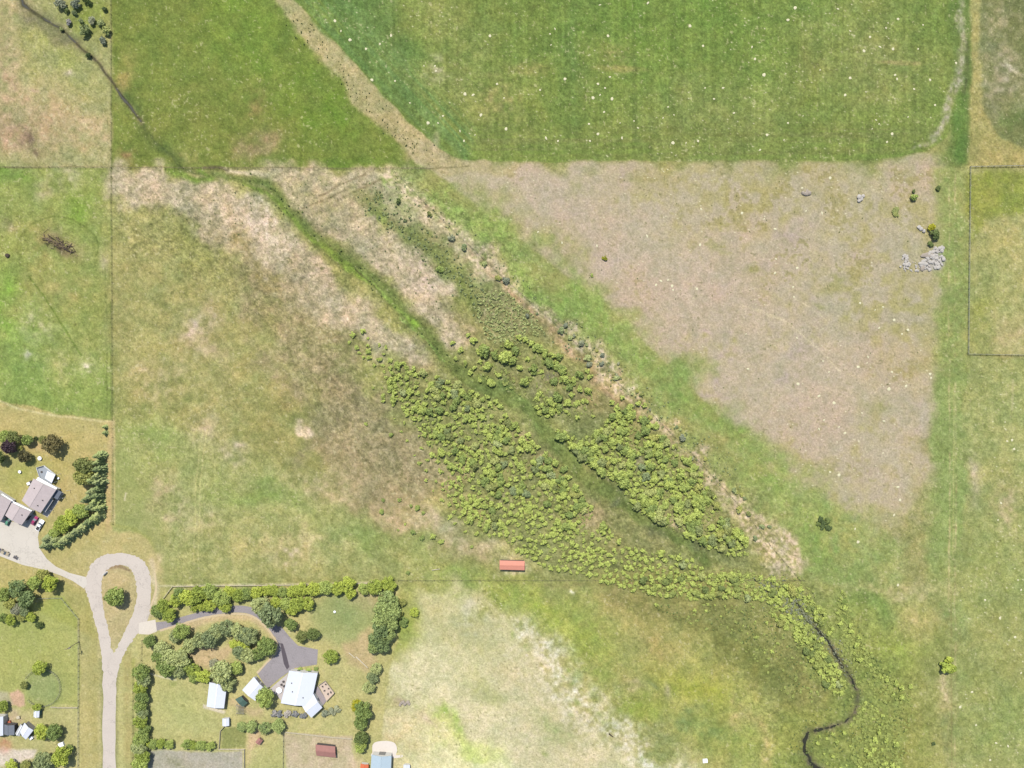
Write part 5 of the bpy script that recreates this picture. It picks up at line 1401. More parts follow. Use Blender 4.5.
M_green_roof = mat_rows("green_roof", alb(82, 112, 100), 0.6, 0.8, 0.05, 0.6, 0.1)
M_grey_roof = mat_rows("grey_blue_roof", alb(130, 136, 148), 0.7, 0.0, 0.05, 0.7, 0.12)

def box(name, cen, size, mat, parent=None, rot=0.0, bevel=0.0):
    bm = bmesh.new()
    bmesh.ops.create_cube(bm, size=1.0)
    bmesh.ops.scale(bm, vec=size, verts=bm.verts)
    if bevel: bmesh.ops.bevel(bm, geom=bm.edges[:], offset=bevel, segments=2, affect='EDGES')
    bmesh.ops.rotate(bm, cent=(0, 0, 0), matrix=Matrix.Rotation(rot, 3, 'Z'), verts=bm.verts)
    off = Vector(cen) - (parent_world(parent) if parent else Vector((0, 0, 0)))
    bmesh.ops.translate(bm, vec=off, verts=bm.verts)
    me = bpy.data.meshes.new(name); bm.to_mesh(me); bm.free()
    me.materials.append(mat)
    o = bpy.data.objects.new(name, me); COL.objects.link(o)
    if parent: o.parent = parent
    return o

def prism(name, base, z0, z1, mat, parent=None):
    n = len(base)
    V = [(x, y, z0) for x, y in base] + [(x, y, z1) for x, y in base]
    F = [tuple(range(n - 1, -1, -1)), tuple(range(n, 2 * n))] + [(k, (k + 1) % n, n + (k + 1) % n, n + k) for k in range(n)]
    o = mesh_obj(name, V, F, mat, parent)
    bm = bmesh.new(); bm.from_mesh(o.data); bmesh.ops.recalc_face_normals(bm, faces=bm.faces); bm.to_mesh(o.data); bm.free()
    return o

def gable_parts(root, corners, eave, rise, wall_m, roof_m, over=0.35, windows=(), doors=(), vents=(), chimney=None, trim=True, z0=0.0, fascia_m=None):
    """house block from its four eave corners (pixels); gable ends are sides 0-1 and 2-3"""
    E = [P(x, y, eave) for x, y in corners]
    cen = sum(E, Vector((0, 0, 0))) / 4
    ins = []
    for e in E:
        d = (cen - e); d.z = 0; L = d.length
        ins.append(e + d / L * over * 1.41)
    m0 = (E[0] + E[1]) / 2 + Vector((0, 0, rise)); m1 = (E[2] + E[3]) / 2 + Vector((0, 0, rise))
    i0 = (ins[0] + ins[1]) / 2; i1 = (ins[2] + ins[3]) / 2
    V = [(v.x, v.y, z0 - 0.05) for v in ins] + [(v.x, v.y, eave - 0.02) for v in ins] + [(i0.x, i0.y, eave + rise - 0.08), (i1.x, i1.y, eave + rise - 0.08)]
    F = [(0, 1, 5, 8, 4), (1, 2, 6, 5), (2, 3, 7, 9, 6), (3, 0, 4, 7)]
    mesh_obj("wall", V, F, wall_m, root)
    th = 0.16
    top = [E[0], m0, m1, E[3], E[1], E[2]]
    V = [tuple(v) for v in top] + [tuple(v - Vector((0, 0, th))) for v in top]
    F = [(0, 1, 2, 3), (1, 4, 5, 2), (9, 8, 7, 6), (8, 11, 10, 7), (0, 6, 7, 1), (1, 7, 10, 4), (3, 2, 8, 9), (2, 5, 11, 8), (0, 3, 9, 6), (4, 10, 11, 5)]
    roof = mesh_obj("roof", V, F, roof_m, root)
    bm = bmesh.new(); bm.from_mesh(roof.data); bmesh.ops.recalc_face_normals(bm, faces=bm.faces); bm.to_mesh(roof.data); bm.free()
    # ridge cap
    a = (m1 - m0); L = a.length
    box("ridge_cap", (m0 + m1) / 2 + Vector((0, 0, 0.03)), (L, 0.3, 0.08), fascia_m or roof_m, root, math.atan2(a.y, a.x))
    for (side, f, w, h, zc) in windows:
        p, q = ins[side], ins[(side + 1) % 4]
        c = p + (q - p) * f; ang = math.atan2((q - p).y, (q - p).x)
        out = (Vector((c.x, c.y, 0)) - Vector((cen.x, cen.y, 0))); nrm = Vector((math.sin(ang), -math.cos(ang), 0))
        if nrm.dot(out) < 0: nrm = -nrm
        wf = box("window", (c.x + nrm.x * .03, c.y + nrm.y * .03, zc), (w + .2, 0.1, h + .2), M_fascia, root, ang)
        box("pane", (c.x + nrm.x * .07, c.y + nrm.y * .07, zc), (w, 0.06, h), M_glass, wf, ang)
    for (side, f, w, h, mt) in doors:
        p, q = ins[side], ins[(side + 1) % 4]
        c = p + (q - p) * f; ang = math.atan2((q - p).y, (q - p).x)
        out = (Vector((c.x, c.y, 0)) - Vector((cen.x, cen.y, 0))); nrm = Vector((math.sin(ang), -math.cos(ang), 0))
        if nrm.dot(out) < 0: nrm = -nrm
        d = box("door", (c.x + nrm.x * .04, c.y + nrm.y * .04, h / 2 + .05), (w, 0.09, h), mt, root, ang)
        box("handle", (c.x + nrm.x * .12 + math.cos(ang) * w * .35, c.y + nrm.y * .12 + math.sin(ang) * w * .35, 1.05), (.14, .08, .08), M_steel, d, ang)
    for (u, v) in vents:
        pa = E[0] + (E[3] - E[0]) * u; pb = m0 + (m1 - m0) * u
        c = pa + (pb - pa) * v if v >= 0 else (E[1] + (E[2] - E[1]) * u) + (pb - (E[1] + (E[2] - E[1]) * u)) * (-v)
        box("roof_vent", c + Vector((0, 0, .22)), (.4, .4, .55), M_wall_d, roof, 0.3, 0.04)
    if chimney:
        u, v, w = chimney
        pa = E[0] + (E[3] - E[0]) * u; pb = m0 + (m1 - m0) * u
        c = pa + (pb - pa) * v
        box("chimney", c + Vector((0, 0, .5)), (w, w, 1.6), M_wall_g, roof, 0.3, 0.03)
    return roof

def center_of(corners):
    x = sum(c[0] for c in corners) / len(corners); y = sum(c[1] for c in corners) / len(corners)
    return P(x, y, 0)

def shed(name, label, cat, corners, eave, rise, wall_m, roof_m, **kw):
    c = center_of(corners)
    r = empty(name, (c.x, c.y, 0), label, cat)
    gable_parts(r, corners, eave, rise, wall_m, roof_m, **kw)
    return r

# grey-roofed house: main block, middle block, left block, porch
HA = [(33.6, 478.5), (56.4, 489.5), (40.6, 513), (21.8, 500.5)]
c = center_of(HA)
house_a = empty("grey_roofed_house", (c.x, c.y, 0), "large grey-shingled house in several wings beside the wide pale driveway, left edge", "house")
gable_parts(house_a, HA, 4.2, 1.3, M_wall_w, M_shingle, windows=[(0, .3, 1.6, 1.3, 2.0), (0, .7, 1.6, 1.3, 2.0), (1, .3, 2, 1.4, 2.2), (1, .75, 2, 1.4, 2.2)], doors=[(1, .5, 1.0, 2.1, M_wall_d)], vents=[(.3, .5), (.55, -.4), (.8, -.5)], fascia_m=M_shingle)
gable_parts(house_a, [(11.8, 502.6), (31.2, 511.5), (21.8, 525), (5.2, 515.5)], 3.6, 1.1, M_wall_w, M_shingle, windows=[(0, .5, 1.4, 1.2, 1.8)], doors=[(2, .35, 2.6, 2.3, M_wall_d), (1, .6, 2.6, 2.3, M_wall_d)], vents=[(.4, -.5)], fascia_m=M_shingle)
gable_parts(house_a, [(-8, 489), (11.4, 501), (1, 521), (-18, 511)], 3.9, 1.2, M_wall_w, M_shingle, windows=[(1, .4, 1.6, 1.3, 1.9)], doors=[(1, .75, 2.8, 2.3, M_wall_d)], fascia_m=M_shingle)
# white slabs added to stand in for the sunlit faces of the upper walls
def board(name, a, b, z0, z1, th, mat, parent):
    v = b - a; ang = math.atan2(v.y, v.x); m_ = (a + b) / 2
    return box(name, (m_.x, m_.y, (z0 + z1) / 2), (math.hypot(v.x, v.y), th, z1 - z0), mat, parent, ang)
for (p, q, h) in [((38, 477), (57.2, 488), 3.3), ((12.5, 500.8), (32, 510.5), 2.8), ((2, 493.5), (13, 500.5), 3.0)]:
    a = P(*p, h); b = P(*q, h)
    prism("sunlit_wall_slab", [(a.x, a.y), (b.x, b.y), (b.x - .9, b.y - 1.3), (a.x - .9, a.y - 1.3)], h - .15, h, M_fascia, house_a)
# porch roof and walk on the lower-right side
pr = [P(50.6, 498, 2.6), P(53.4, 500, 2.6), P(45.4, 512.2, 2.6), P(42, 510.5, 2.6)]
prism("porch_roof", [(v.x, v.y) for v in pr], 2.45, 2.6, mat_plain("porch_roofing", alb(196, 196, 200), 0.7, 0.06), house_a)
pr2 = [P(56.8, 489.5, 2.8), P(62, 492, 2.8), P(57.5, 499.5, 2.8), P(52.3, 497, 2.8)]
prism("porch_roof", [(v.x, v.y) for v in pr2], 2.65, 2.8, mat_plain("side_roofing", alb(112, 120, 136), 0.7, 0.1), house_a)
for v in pr + pr2[1:3]:
    box("porch_post", (v.x * .99, v.y * .99, 1.25), (.16, .16, 2.5), M_fascia, house_a)
sheet("house_walk", [[(62, 491.5), (64, 493.5), (47.5, 517.5), (42, 514)]], 0.045, M_conc)
# sun deck behind the house
dk_ = [(37.5, 467.5), (44.5, 465.5), (56, 474.5), (51.5, 484), (41, 478.5)]
dv = [P(x, y, 0.6) for x, y in dk_]
deck = empty("sun_deck", P(46, 474), "grey-blue sun deck standing behind the grey-shingled house", "deck")
prism("deck_floor", [(v.x, v.y) for v in dv], 0.45, 0.6, mat_plain("deck_grey", alb(176, 184, 196), 0.8, 0.15, 2), deck)
for k in range(5):
    a, b = dv[k], dv[(k + 1) % 5]
    if k in (0, 1, 4):
        board("railing", a, b, 0.62, 1.5, .08, M_fascia, deck)
aw = [P(x, y, 2.7) for x, y in [(47.3, 470.8), (55.2, 475), (51.8, 482.8), (44.8, 478.2)]]
awn = empty("white_awning", P(50, 477), "square white awning roof shading the sun deck", "awning")
prism("awning_roof", [(v.x, v.y) for v in aw], 2.6, 2.72, M_roof_w, awn)
for v in aw: box("awning_post", (v.x * .995, v.y * .995, 1.3), (.12, .12, 2.6), M_fascia, awn)
def small_table(px, py, r, label, cat="table", mat=None, h=0.75):
    p = P(px, py, h)
    root = empty("garden_table", (p.x, p.y, 0), label, cat)
    bm = bmesh.new(); bmesh.ops.create_cone(bm, cap_ends=True, segments=20, radius1=r, radius2=r, depth=.08)
    bmesh.ops.translate(bm, vec=(0, 0, h), verts=bm.verts)
    me = bpy.data.meshes.new("table_top"); bm.to_mesh(me); bm.free(); me.materials.append(mat or M_fascia)
    o = bpy.data.objects.new("table_top", me); COL.objects.link(o); o.parent = root
    box("pedestal", (p.x, p.y, h / 2 - .02), (.18, .18, h - .04), M_steel, root)
    return root
small_table(39.6, 458.3, 1.0, "round white table on the lawn above the sun deck")
small_table(19.6, 471.8, .75, "round grey-white table on the lawn left of the sun deck")
small_table(58.2, 478.2, .55, "small cream table on the lawn just right of the white awning")
small_table(41.6, 472, .55, "small dark table on the sun deck", mat=M_wall_d)
# white garden bin and planter at the lawn corner of the house
def planter(px, py, w, label, mat, name="planter_box", cat="planter", rot=0.4, h=.8):
    p = P(px, py, h / 2); root = empty(name, (p.x, p.y, 0), label, cat)
    box("box_body", (p.x, p.y, h / 2), (w, w * .8, h), mat, root, rot, .04)
    box("box_lid", (p.x, p.y, h + .04), (w * 1.08, w * .88, .08), mat, root, rot, .02)
    return root
planter(29, 483.5, 1.5, "white storage box against the house's lawn side", M_fascia, "storage_box", "box")
planter(31, 481.5, 1.0, "dark bin beside the white storage box at the house", M_wall_d, "storage_bin", "bin")

# ------------------------------------------------------------------ cars
def car(px, py, dx, dy, length, paint, label, pickup=False, bed=None):
    p = P(px, py, 0.7)
    ang = math.atan2(-dy, dx)
    root = empty("parked_pickup" if pickup else "parked_car", (p.x, p.y, 0.06), label, "car" if not pickup else "pickup truck")
    root.rotation_euler = (0, 0, ang)
    L = length; Wd = 1.85 if not pickup else 1.98
    def local(name, prof, w0, w1, mat, par):
        """side profile (x, z, half width) lofted across"""
        V, F = [], []
        n = len(prof)
        for sgn in (-1, 1):
            for (x, z, hw) in prof: V.append((x, sgn * hw, z))
        F.append(tuple(range(n))); F.append(tuple(range(2 * n - 1, n - 1, -1)))
        for k in range(n): F.append((k, n + k, n + (k + 1) % n, (k + 1) % n))
        me = bpy.data.meshes.new(name); me.from_pydata(V, [], F)
        bm = bmesh.new(); bm.from_mesh(me); bmesh.ops.recalc_face_normals(bm, faces=bm.faces)
        bmesh.ops.bevel(bm, geom=bm.edges[:], offset=.05, segments=2, affect='EDGES'); bm.to_mesh(me); bm.free()
        me.materials.append(mat)
        o = bpy.data.objects.new(name, me); COL.objects.link(o); o.parent = par
        return o
    h = Wd / 2
    if not pickup:
        local("body", [(-L/2, .35, h*.9), (-L/2, .85, h*.92), (-L*.40, .95, h), (L*.22, .95, h), (L*.46, .80, h*.92), (L/2, .6, h*.86), (L/2, .32, h*.86)], 0, 0, paint, root)
        local("cabin", [(-L*.40, .94, h*.9), (-L*.30, 1.42, h*.74), (L*.05, 1.46, h*.74), (L*.22, .94, h*.88)], 0, 0, M_glass, root)
        local("roof_panel", [(-L*.29, 1.40, h*.74), (-L*.27, 1.50, h*.70), (L*.02, 1.52, h*.70), (L*.05, 1.42, h*.74)], 0, 0, paint, root)
    else:
        local("body", [(-L/2, .45, h*.95), (-L/2, .75, h*.95), (L*.25, 1.05, h), (L*.46, 1.0, h*.94), (L/2, .8, h*.9), (L/2, .42, h*.9)], 0, 0, paint, root)
        local("cabin", [(-L*.12, 1.0, h*.92), (-L*.10, 1.62, h*.80), (L*.10, 1.66, h*.80), (L*.24, 1.04, h*.9)], 0, 0, M_glass, root)
        local("roof_panel", [(-L*.09, 1.60, h*.80), (-L*.08, 1.70, h*.76), (L*.08, 1.72, h*.76), (L*.10, 1.62, h*.80)], 0, 0, paint, root)
        local("bed", [(-L*.49, .76, h*.86), (-L*.49, .95, h*.86), (-L*.13, .98, h*.86), (-L*.13, .76, h*.86)], 0, 0, bed or M_black, root)
        for sgn in (-1, 1):
            local("bed_side", [(-L*.5, .7, .06), (-L*.5, 1.08, .06), (-L*.12, 1.1, .06), (-L*.12, .7, .06)], 0, 0, paint, root).location = (0, sgn * h * .93, 0)
        local("tailgate", [(-L*.5, .7, h*.9), (-L*.5, 1.08, h*.9), (-L*.485, 1.08, h*.9), (-L*.485, .7, h*.9)], 0, 0, paint, root)
    for sx in (-.31, .31):
        for sy in (-1, 1):
            bm = bmesh.new(); bmesh.ops.create_cone(bm, cap_ends=True, segments=16, radius1=.34, radius2=.34, depth=.22)
            bmesh.ops.rotate(bm, cent=(0, 0, 0), matrix=Matrix.Rotation(math.pi / 2, 3, 'X'), verts=bm.verts)
            me = bpy.data.meshes.new("wheel"); bm.to_mesh(me); bm.free(); me.materials.append(M_black)
            o = bpy.data.objects.new("wheel", me); COL.objects.link(o); o.parent = root; o.location = (sx * L, sy * (h - .08), .30)
    for sy in (-1, 1):
        bx = box("headlight", (0, 0, 0), (.10, .34, .16), M_fascia, None, 0, .03); bx.parent = root; bx.location = (L / 2 - .01, sy * h * .62, .66)
    return root
def paint(name, col): return mat_plain(name, col, 0.25, 0.04, 0.5, spec=0.6)
car(34.8, 520.6, 5, -8.5, 4.7, paint("maroon_paint", (0.16, 0.015, 0.05)), "maroon hatchback parked beside the white pickup by the grey-shingled house")
car(40.2, 525.2, 6, -10, 5.7, paint("white_paint", (0.75, 0.75, 0.76)), "white pickup with black load bed parked beside the maroon car", True)
car(8.3, 521.2, 3.5, -7, 4.4, paint("green_paint", alb(110, 172, 140)), "mint green car parked under the garage end of the grey-shingled house")
car(4.6, 552.6, 8, 4, 4.8, paint("beige_paint", alb(206, 190, 160)), "beige car at the lower edge of the wide pale driveway")
car(-1.5, 549.6, 8, 4, 4.6, paint("navy_paint", (0.02, 0.02, 0.06)), "dark blue car cut by the left edge behind the beige one")
def trailer(px, py, ang, label):
    p = P(px, py, .5); root = empty("utility_trailer", (p.x, p.y, 0.06), label, "trailer"); root.rotation_euler = (0, 0, ang)
    for nm, loc, sz, mt in [("trailer_bed", (0, 0, .5), (2.0, 1.3, .12), M_wall_d), ("side_board", (0, .62, .72), (2.0, .06, .34), M_steel), ("side_board", (0, -.62, .72), (2.0, .06, .34), M_steel), ("tow_bar", (1.5, 0, .45), (1.1, .1, .1), M_steel)]:
        o = box(nm, (0, 0, 0), sz, mt, None); o.parent = root; o.location = loc
    for sy in (-1, 1):
        bm = bmesh.new(); bmesh.ops.create_cone(bm, cap_ends=True, segments=14, radius1=.3, radius2=.3, depth=.18)
        bmesh.ops.rotate(bm, cent=(0, 0, 0), matrix=Matrix.Rotation(math.pi / 2, 3, 'X'), verts=bm.verts)
        me = bpy.data.meshes.new("wheel"); bm.to_mesh(me); bm.free(); me.materials.append(M_black)
        o = bpy.data.objects.new("wheel", me); COL.objects.link(o); o.parent = root; o.location = (-.1, sy * .74, .3)
    return root
trailer(15.6, 557.3, -0.5, "small dark utility trailer on the pale driveway near the beige car")

# ------------------------------------------------------------------ white house and its outbuildings
c = center_of([(289, 671), (317.6, 673), (322, 707), (281, 703)])
house_b = empty("white_roofed_house", (c.x, c.y, 0), "L-shaped white metal-roofed house below the grey asphalt forecourt", "house")
gable_parts(house_b, [(289.2, 670.6), (317.6, 673.2), (310.6, 706), (280.8, 703.2)], 3.3, 1.0, M_wall_w, M_seam, windows=[(1, .25, 2.0, 1.4, 1.7), (1, .6, 2.4, 2.0, 1.4), (0, .3, 1.8, 1.3, 1.7), (0, .7, 1.8, 1.3, 1.7)], doors=[(3, .75, 1.0, 2.1, M_wall_d)], vents=[(.35, .4), (.6, .6), (.75, -.6)], fascia_m=M_fascia)
gable_parts(house_b, [(313.4, 693.6), (322.4, 707.6), (311.4, 717.8), (300.6, 703.6)][::1], 3.15, .9, M_wall_w, M_seam, windows=[(0, .5, 1.8, 1.6, 1.6), (2, .5, 1.8, 1.3, 1.6)], fascia_m=M_fascia)
garage = shed("white_garage", "square white-roofed garage left of the white house, beside the forecourt", "garage", [(253.9, 676.8), (265.4, 689.4), (255.2, 700.8), (242.2, 690)], 2.8, .6, M_wall_w, M_seam, doors=[(0, .3, 2.6, 2.2, M_wall_g), (0, .75, 2.6, 2.2, M_wall_g)], fascia_m=M_fascia)
shed("long_white_shed", "long white-roofed shed at the top corner of the mown lawn", "shed", [(209.4, 682.3), (227, 684.2), (224, 708.4), (206.6, 706.4)], 3.0, .8, M_wall_g, M_seam, doors=[(2, .5, 2.6, 2.3, M_wall_d)], windows=[(1, .4, 1.2, .9, 1.6)], fascia_m=M_fascia)
shed("green_roofed_shed", "small shed with dark green roof left of the white garage's lower corner", "shed", [(241.3, 696), (247.8, 702.8), (243, 707), (235.2, 699.4)], 2.3, .5, M_wall_d, M_green_roof, doors=[(1, .5, .9, 1.9, M_wood)])
shed("little_white_shed", "little white garden shed at the corner of the fenced green plot", "shed", [(222.4, 718.4), (229, 718.2), (229.2, 725.8), (222.4, 726)], 2.1, .5, M_wall_w, M_seam, doors=[(2, .5, .9, 1.8, M_wall_g)], fascia_m=M_fascia)
shed("pink_roofed_shelter", "long pink-roofed livestock shelter alone at the lower edge of the brown meadow", "shelter", [(499.6, 560.4), (499.6, 569.6), (524.6, 570.2), (524.6, 561)], 2.6, .45, M_wall_d, M_pink_roof, doors=[(1, .3, 2.4, 1.9, M_black), (1, .7, 2.4, 1.9, M_black)])
shed("red_roofed_shed", "dull red-roofed shed in the dusty yard below the white house", "shed", [(315.5, 744.6), (316.5, 755.6), (336, 757.6), (335.2, 746.6)], 2.3, .6, M_wall_d, M_red_roof, doors=[(1, .5, 1.6, 1.9, M_wood)])
shed("tiny_red_hut", "tiny red-brown hut below the short grey-blue tree row", "hut", [(259, 737.6), (263, 740.4), (259.6, 745), (255.2, 742)], 1.8, .5, M_wood, M_red_roof, doors=[(2, .5, .7, 1.5, M_wall_d)])
barn = shed("blue_roofed_barn", "pale blue-roofed barn cut by the bottom edge beside the white gravel pad", "barn", [(371.6, 754.6), (391.4, 756), (390.4, 786), (369.6, 784.6)], 4.0, 1.3, M_wall_w, M_blue_roof, doors=[(0, .5, 3.2, 2.9, M_wall_g)], fascia_m=M_blue_roof)
sheet("gravel_pad", [closed_spline([(372.4, 752), (372.6, 745), (377, 741.6), (388, 741), (395, 743.4), (397.2, 750), (396, 755), (402, 754.8), (402, 757), (392, 758), (372, 756)])], 0.03, mat_plain("white_gravel", alb(246, 236, 228), 0.95, 0.06, 0.8))
shed("orange_roofed_shed", "small orange-roofed shed cut by the bottom edge left of the blue-roofed barn", "shed", [(360.6, 763.6), (368.6, 764.6), (368.4, 773), (360, 772.4)], 2.2, .4, M_wall_w, mat_plain("orange_roofing", alb(236, 128, 84), 0.8, 0.1))
shed("white_camper_shed", "small white hut at the bottom edge right of the blue-roofed barn", "hut", [(403.5, 764.6), (410, 765), (410, 774), (403.4, 774)], 2.0, .3, M_wall_w, M_seam)
# patio deck, pergola
pd = [P(x, y, .5) for x, y in [(318.6, 685), (325.4, 680.4), (334.6, 692.6), (326.6, 701)]]
patio = empty("patio_deck", P(326, 690), "square tan patio deck with dark furniture on the right of the white house", "deck")
prism("deck_floor", [(v.x, v.y) for v in pd], .38, .5, M_deck, patio)
for k in (0, 1, 2):
    board("railing", pd[k], pd[(k + 1) % 4], .52, 1.35, .1, M_fence_p, patio)
pw = [P(x, y, .3) for x, y in [(314.4, 690), (318, 686), (326.6, 700.6), (323, 705.4)]]
prism("deck_floor", [(v.x, v.y) for v in pw], .2, .32, mat_plain("grey_boards", alb(176, 164, 168), .9, .2, 2), patio)
for k, (x, y) in enumerate([(322.4, 686.4), (325.6, 684.4), (328.6, 688.6), (324.6, 690.6), (328, 693.6), (330.6, 692)]):
    p = P(x, y, .9)
    r = empty("patio_chair", (p.x, p.y, .5), "dark patio chair on the tan deck beside the white house", "chair", "patio chairs on the tan deck")
    for nm, loc, sz in [("seat", (0, 0, .45), (.6, .6, .1)), ("backrest", (.28, 0, .75), (.08, .6, .6)), ("leg", (.2, .2, .2), (.07, .07, .4)), ("leg", (-.2, .2, .2), (.07, .07, .4)), ("leg", (.2, -.2, .2), (.07, .07, .4)), ("leg", (-.2, -.2, .2), (.07, .07, .4))]:
        o = box(nm, (0, 0, 0), sz, M_wall_d); o.parent = r; o.location = loc
    r.rotation_euler = (0, 0, k * 1.1)
pg = empty("grey_pergola", P(240, 709.5), "grey slatted pergola below the green-roofed shed", "pergola")
for (x, y) in [(236.4, 705), (243.6, 705), (243.6, 714), (236.4, 714)]:
    v = P(x, y, 1.1); box("post", (v.x, v.y, 1.1), (.14, .14, 2.2), M_wall_g, pg)
for k in range(7):
    v = P(240, 705.4 + k * 1.35, 2.25); box("slat", (v.x, v.y, 2.25), (4.0, .16, .14), M_wall_g, pg)
small_table(279, 690.4, 1.5, "large round white table in the flower court between garage and white house", h=.6)
for k, (x, y) in enumerate([(283.5, 681.5), (281.5, 684.5), (284, 686)]):
    planter(x, y, .9, ["dark flower tub nearest the forecourt in the court by the white house", "dark flower tub in the middle of the court by the white house", "dark flower tub closest to the white house's wall in the court"][k], M_wall_d, "flower_tub", "tub", 0.2 * k, .6)
sheet("flower_court", [[(268, 690.5), (288, 673.5), (281.5, 701), (276, 694), (270, 693.5)]], 0.035, mat_plain("court_gravel", alb(214, 206, 206), .95, .15, 1.2))
small_table(334.6, 611.8, .6, "small white round table alone on the pale lawn under the bright hedge", h=.6)

# lower-left farmyard
cl = center_of([(16, 729), (33, 729), (25, 740)])
barn2 = empty("white_farm_shed", (cl.x, cl.y, 0), "white L-shaped farm shed left of the bright yellow-green tree, lower left", "shed")
gable_parts(barn2, [(24.6, 722.8), (33.4, 730.2), (26, 739.6), (20, 731.6)], 2.8, .6, M_wall_g, M_seam, doors=[(3, .5, 1.8, 2, M_wall_d)], fascia_m=M_fascia)
gable_parts(barn2, [(20.6, 723.8), (24.4, 726.4), (19.4, 736.4), (15.2, 733.6)], 2.4, .4, M_wall_g, mat_plain("grey_sheeting", alb(206, 208, 212), .6, .06), fascia_m=M_fascia)
shed("grey_blue_barn", "grey-blue roofed barn near the left edge beside the white L-shaped shed", "barn", [(3.6, 724.2), (14.4, 725.2), (14.4, 735), (3.6, 734.2)], 3.0, .8, M_wall_d, M_grey_roof, doors=[(0, .5, 2, 2.2, M_wall_d)])
shed("tall_white_barn", "white-roofed barn cut by the left edge next to the grey-blue one", "barn", [(-8, 716.4), (3.2, 716.4), (3.2, 735.4), (-8, 735.4)], 3.6, .9, M_wall_w, M_seam, fascia_m=M_fascia)
shed("teal_shed", "small white shed with teal side just below the round pen", "shed", [(33.8, 710.2), (39.6, 710.6), (39.2, 717.4), (33.6, 717)], 2.2, .5, mat_plain("teal_wall", alb(96, 136, 138), .8, .1), M_seam, doors=[(2, .5, .9, 1.8, M_wood)], fascia_m=M_fascia)
planter(61.6, 744.4, 2.4, "white box by the paddock fence, near the small green tree", M_fascia, "water_trough", "box", .35, 1.0)
planter(31.6, 737.6, 1.6, "white box leaning at the right of the white L-shaped shed", M_fascia, "storage_box", "box", .6, .9)
planter(18.6, 717.2, 1.5, "pale box on the ground above the white L-shaped shed", M_fence_p, "storage_box", "box", .2, .7)
planter(9.5, 722, 1.6, "orange box above the grey-blue barn", mat_plain("orange_paint", alb(196, 110, 82), .8, .15), "storage_box", "box", .3, .8)

# small white structure at the turning circle's island, utility pole
r = empty("entrance_sign", P(105, 573.4, .6).xyz * Vector((1, 1, 0)) if False else Vector((P(105, 573.4, .6).x, P(105, 573.4, .6).y, 0)), "white board sign on two posts at the island's upper left edge", "sign")
p = r.location
box("sign_board", (p.x, p.y, 1.1), (2.2, .12, 1.0), M_fascia, r, 0.75, .02)
for sg in (-1, 1):
    box("post", (p.x + sg * .8 * math.cos(.75), p.y + sg * .8 * math.sin(.75), .5), (.14, .1, 1.1), M_wood, r, .75)
box("plinth", (p.x, p.y, .12), (2.8, .9, .3), M_conc, r, .75, .03)
pb = P(79.3, 641.5, 0)
pole = empty("utility_pole", (pb.x, pb.y, 0), "wooden utility pole with crossarm beside the paddock fence", "pole")
def tapered(name, base, h, r0, r1, mat, parent, n=10):
    off = Vector(base) - parent_world(parent)
    V = [(off.x + rr * math.cos(2 * math.pi * k / n), off.y + rr * math.sin(2 * math.pi * k / n), off.z + z) for (z, rr) in ((0, r0), (h, r1)) for k in range(n)]
    F = [(k, (k + 1) % n, n + (k + 1) % n, n + k) for k in range(n)] + [tuple(range(n, 2 * n)), tuple(range(n - 1, -1, -1))]
    me = bpy.data.meshes.new(name); me.from_pydata(V, [], F); me.materials.append(mat)
    o = bpy.data.objects.new(name, me); COL.objects.link(o); o.parent = parent
    return o
tapered("pole_shaft", (pb.x, pb.y, -.1), 10.5, .2, .13, M_wood, pole)
box("crossarm", (pb.x, pb.y, 9.6), (2.4, .16, .18), M_wood, pole)
for k in (-1, 0, 1):
    i_ = tapered("insulator", (pb.x + k * 1.05, pb.y, 9.7), .3, .08, .06, M_wall_g, pole)
tapered("transformer", (pb.x + .45, pb.y, 7.6), 1.0, .3, .3, M_wall_g, pole)

# ------------------------------------------------------------------ fences
def fence(name, label, pts, h=1.2, step=4.0, rails=3, rail_m=M_wire, post_m=M_post, post_w=.16, rail_h=.04, rail_t=.03, cat="fence", solid=0.0, px_h=0.0):
    W_ = [P(x, y, px_h) for x, y in pts]
    root = empty(name, (W_[0].x, W_[0].y, 0), label, cat)
    n_post = 0
    total = sum((W_[k + 1] - W_[k]).length for k in range(len(W_) - 1))
    step = max(step, total / 96)
    mesh_post = None
    for k in range(len(W_) - 1):
        a, b = W_[k], W_[k + 1]; L = (b - a).length; n = max(1, int(round(L / step)))
        for j in range(n + (k == len(W_) - 2)):
            q = a + (b - a) * (j / n)
            if mesh_post is None:
                o = box("post", (root.location.x, root.location.y, h / 2), (post_w, post_w, h + .1), post_m, root)
                mesh_post = o.data
            else:
                o = bpy.data.objects.new("post", mesh_post); COL.objects.link(o); o.parent = root
            o.location = (q.x - root.location.x, q.y - root.location.y, random.uniform(-.05, .05))
    for r_ in range(rails):
        z = h * (r_ + 1) / (rails + .15)
        V, F = [], []
        off = root.location
        for k in range(len(W_) - 1):
            a, b = W_[k], W_[k + 1]; d = (b - a).normalized(); nn = Vector((-d.y, d.x, 0)) * (rail_t / 2)
            i = len(V)
            for q in (a, b):
                for sg in (-1, 1):
                    for zz in (z - rail_h / 2, z + rail_h / 2):
                        v = q + nn * sg - off; V.append((v.x, v.y, zz))
            F += [(i, i + 1, i + 5, i + 4), (i + 2, i + 6, i + 7, i + 3), (i + 1, i + 3, i + 7, i + 5), (i, i + 4, i + 6, i + 2), (i, i + 2, i + 3, i + 1), (i + 4, i + 5, i + 7, i + 6)]
        me = bpy.data.meshes.new("rail"); me.from_pydata(V, [], F); me.materials.append(rail_m)
        o = bpy.data.objects.new("rail" if rail_h > .06 else "wire", me); COL.objects.link(o); o.parent = root
    return root
WIRE = dict(h=1.25, step=4.5, rails=4, rail_h=.02, rail_t=.02, post_w=.12)
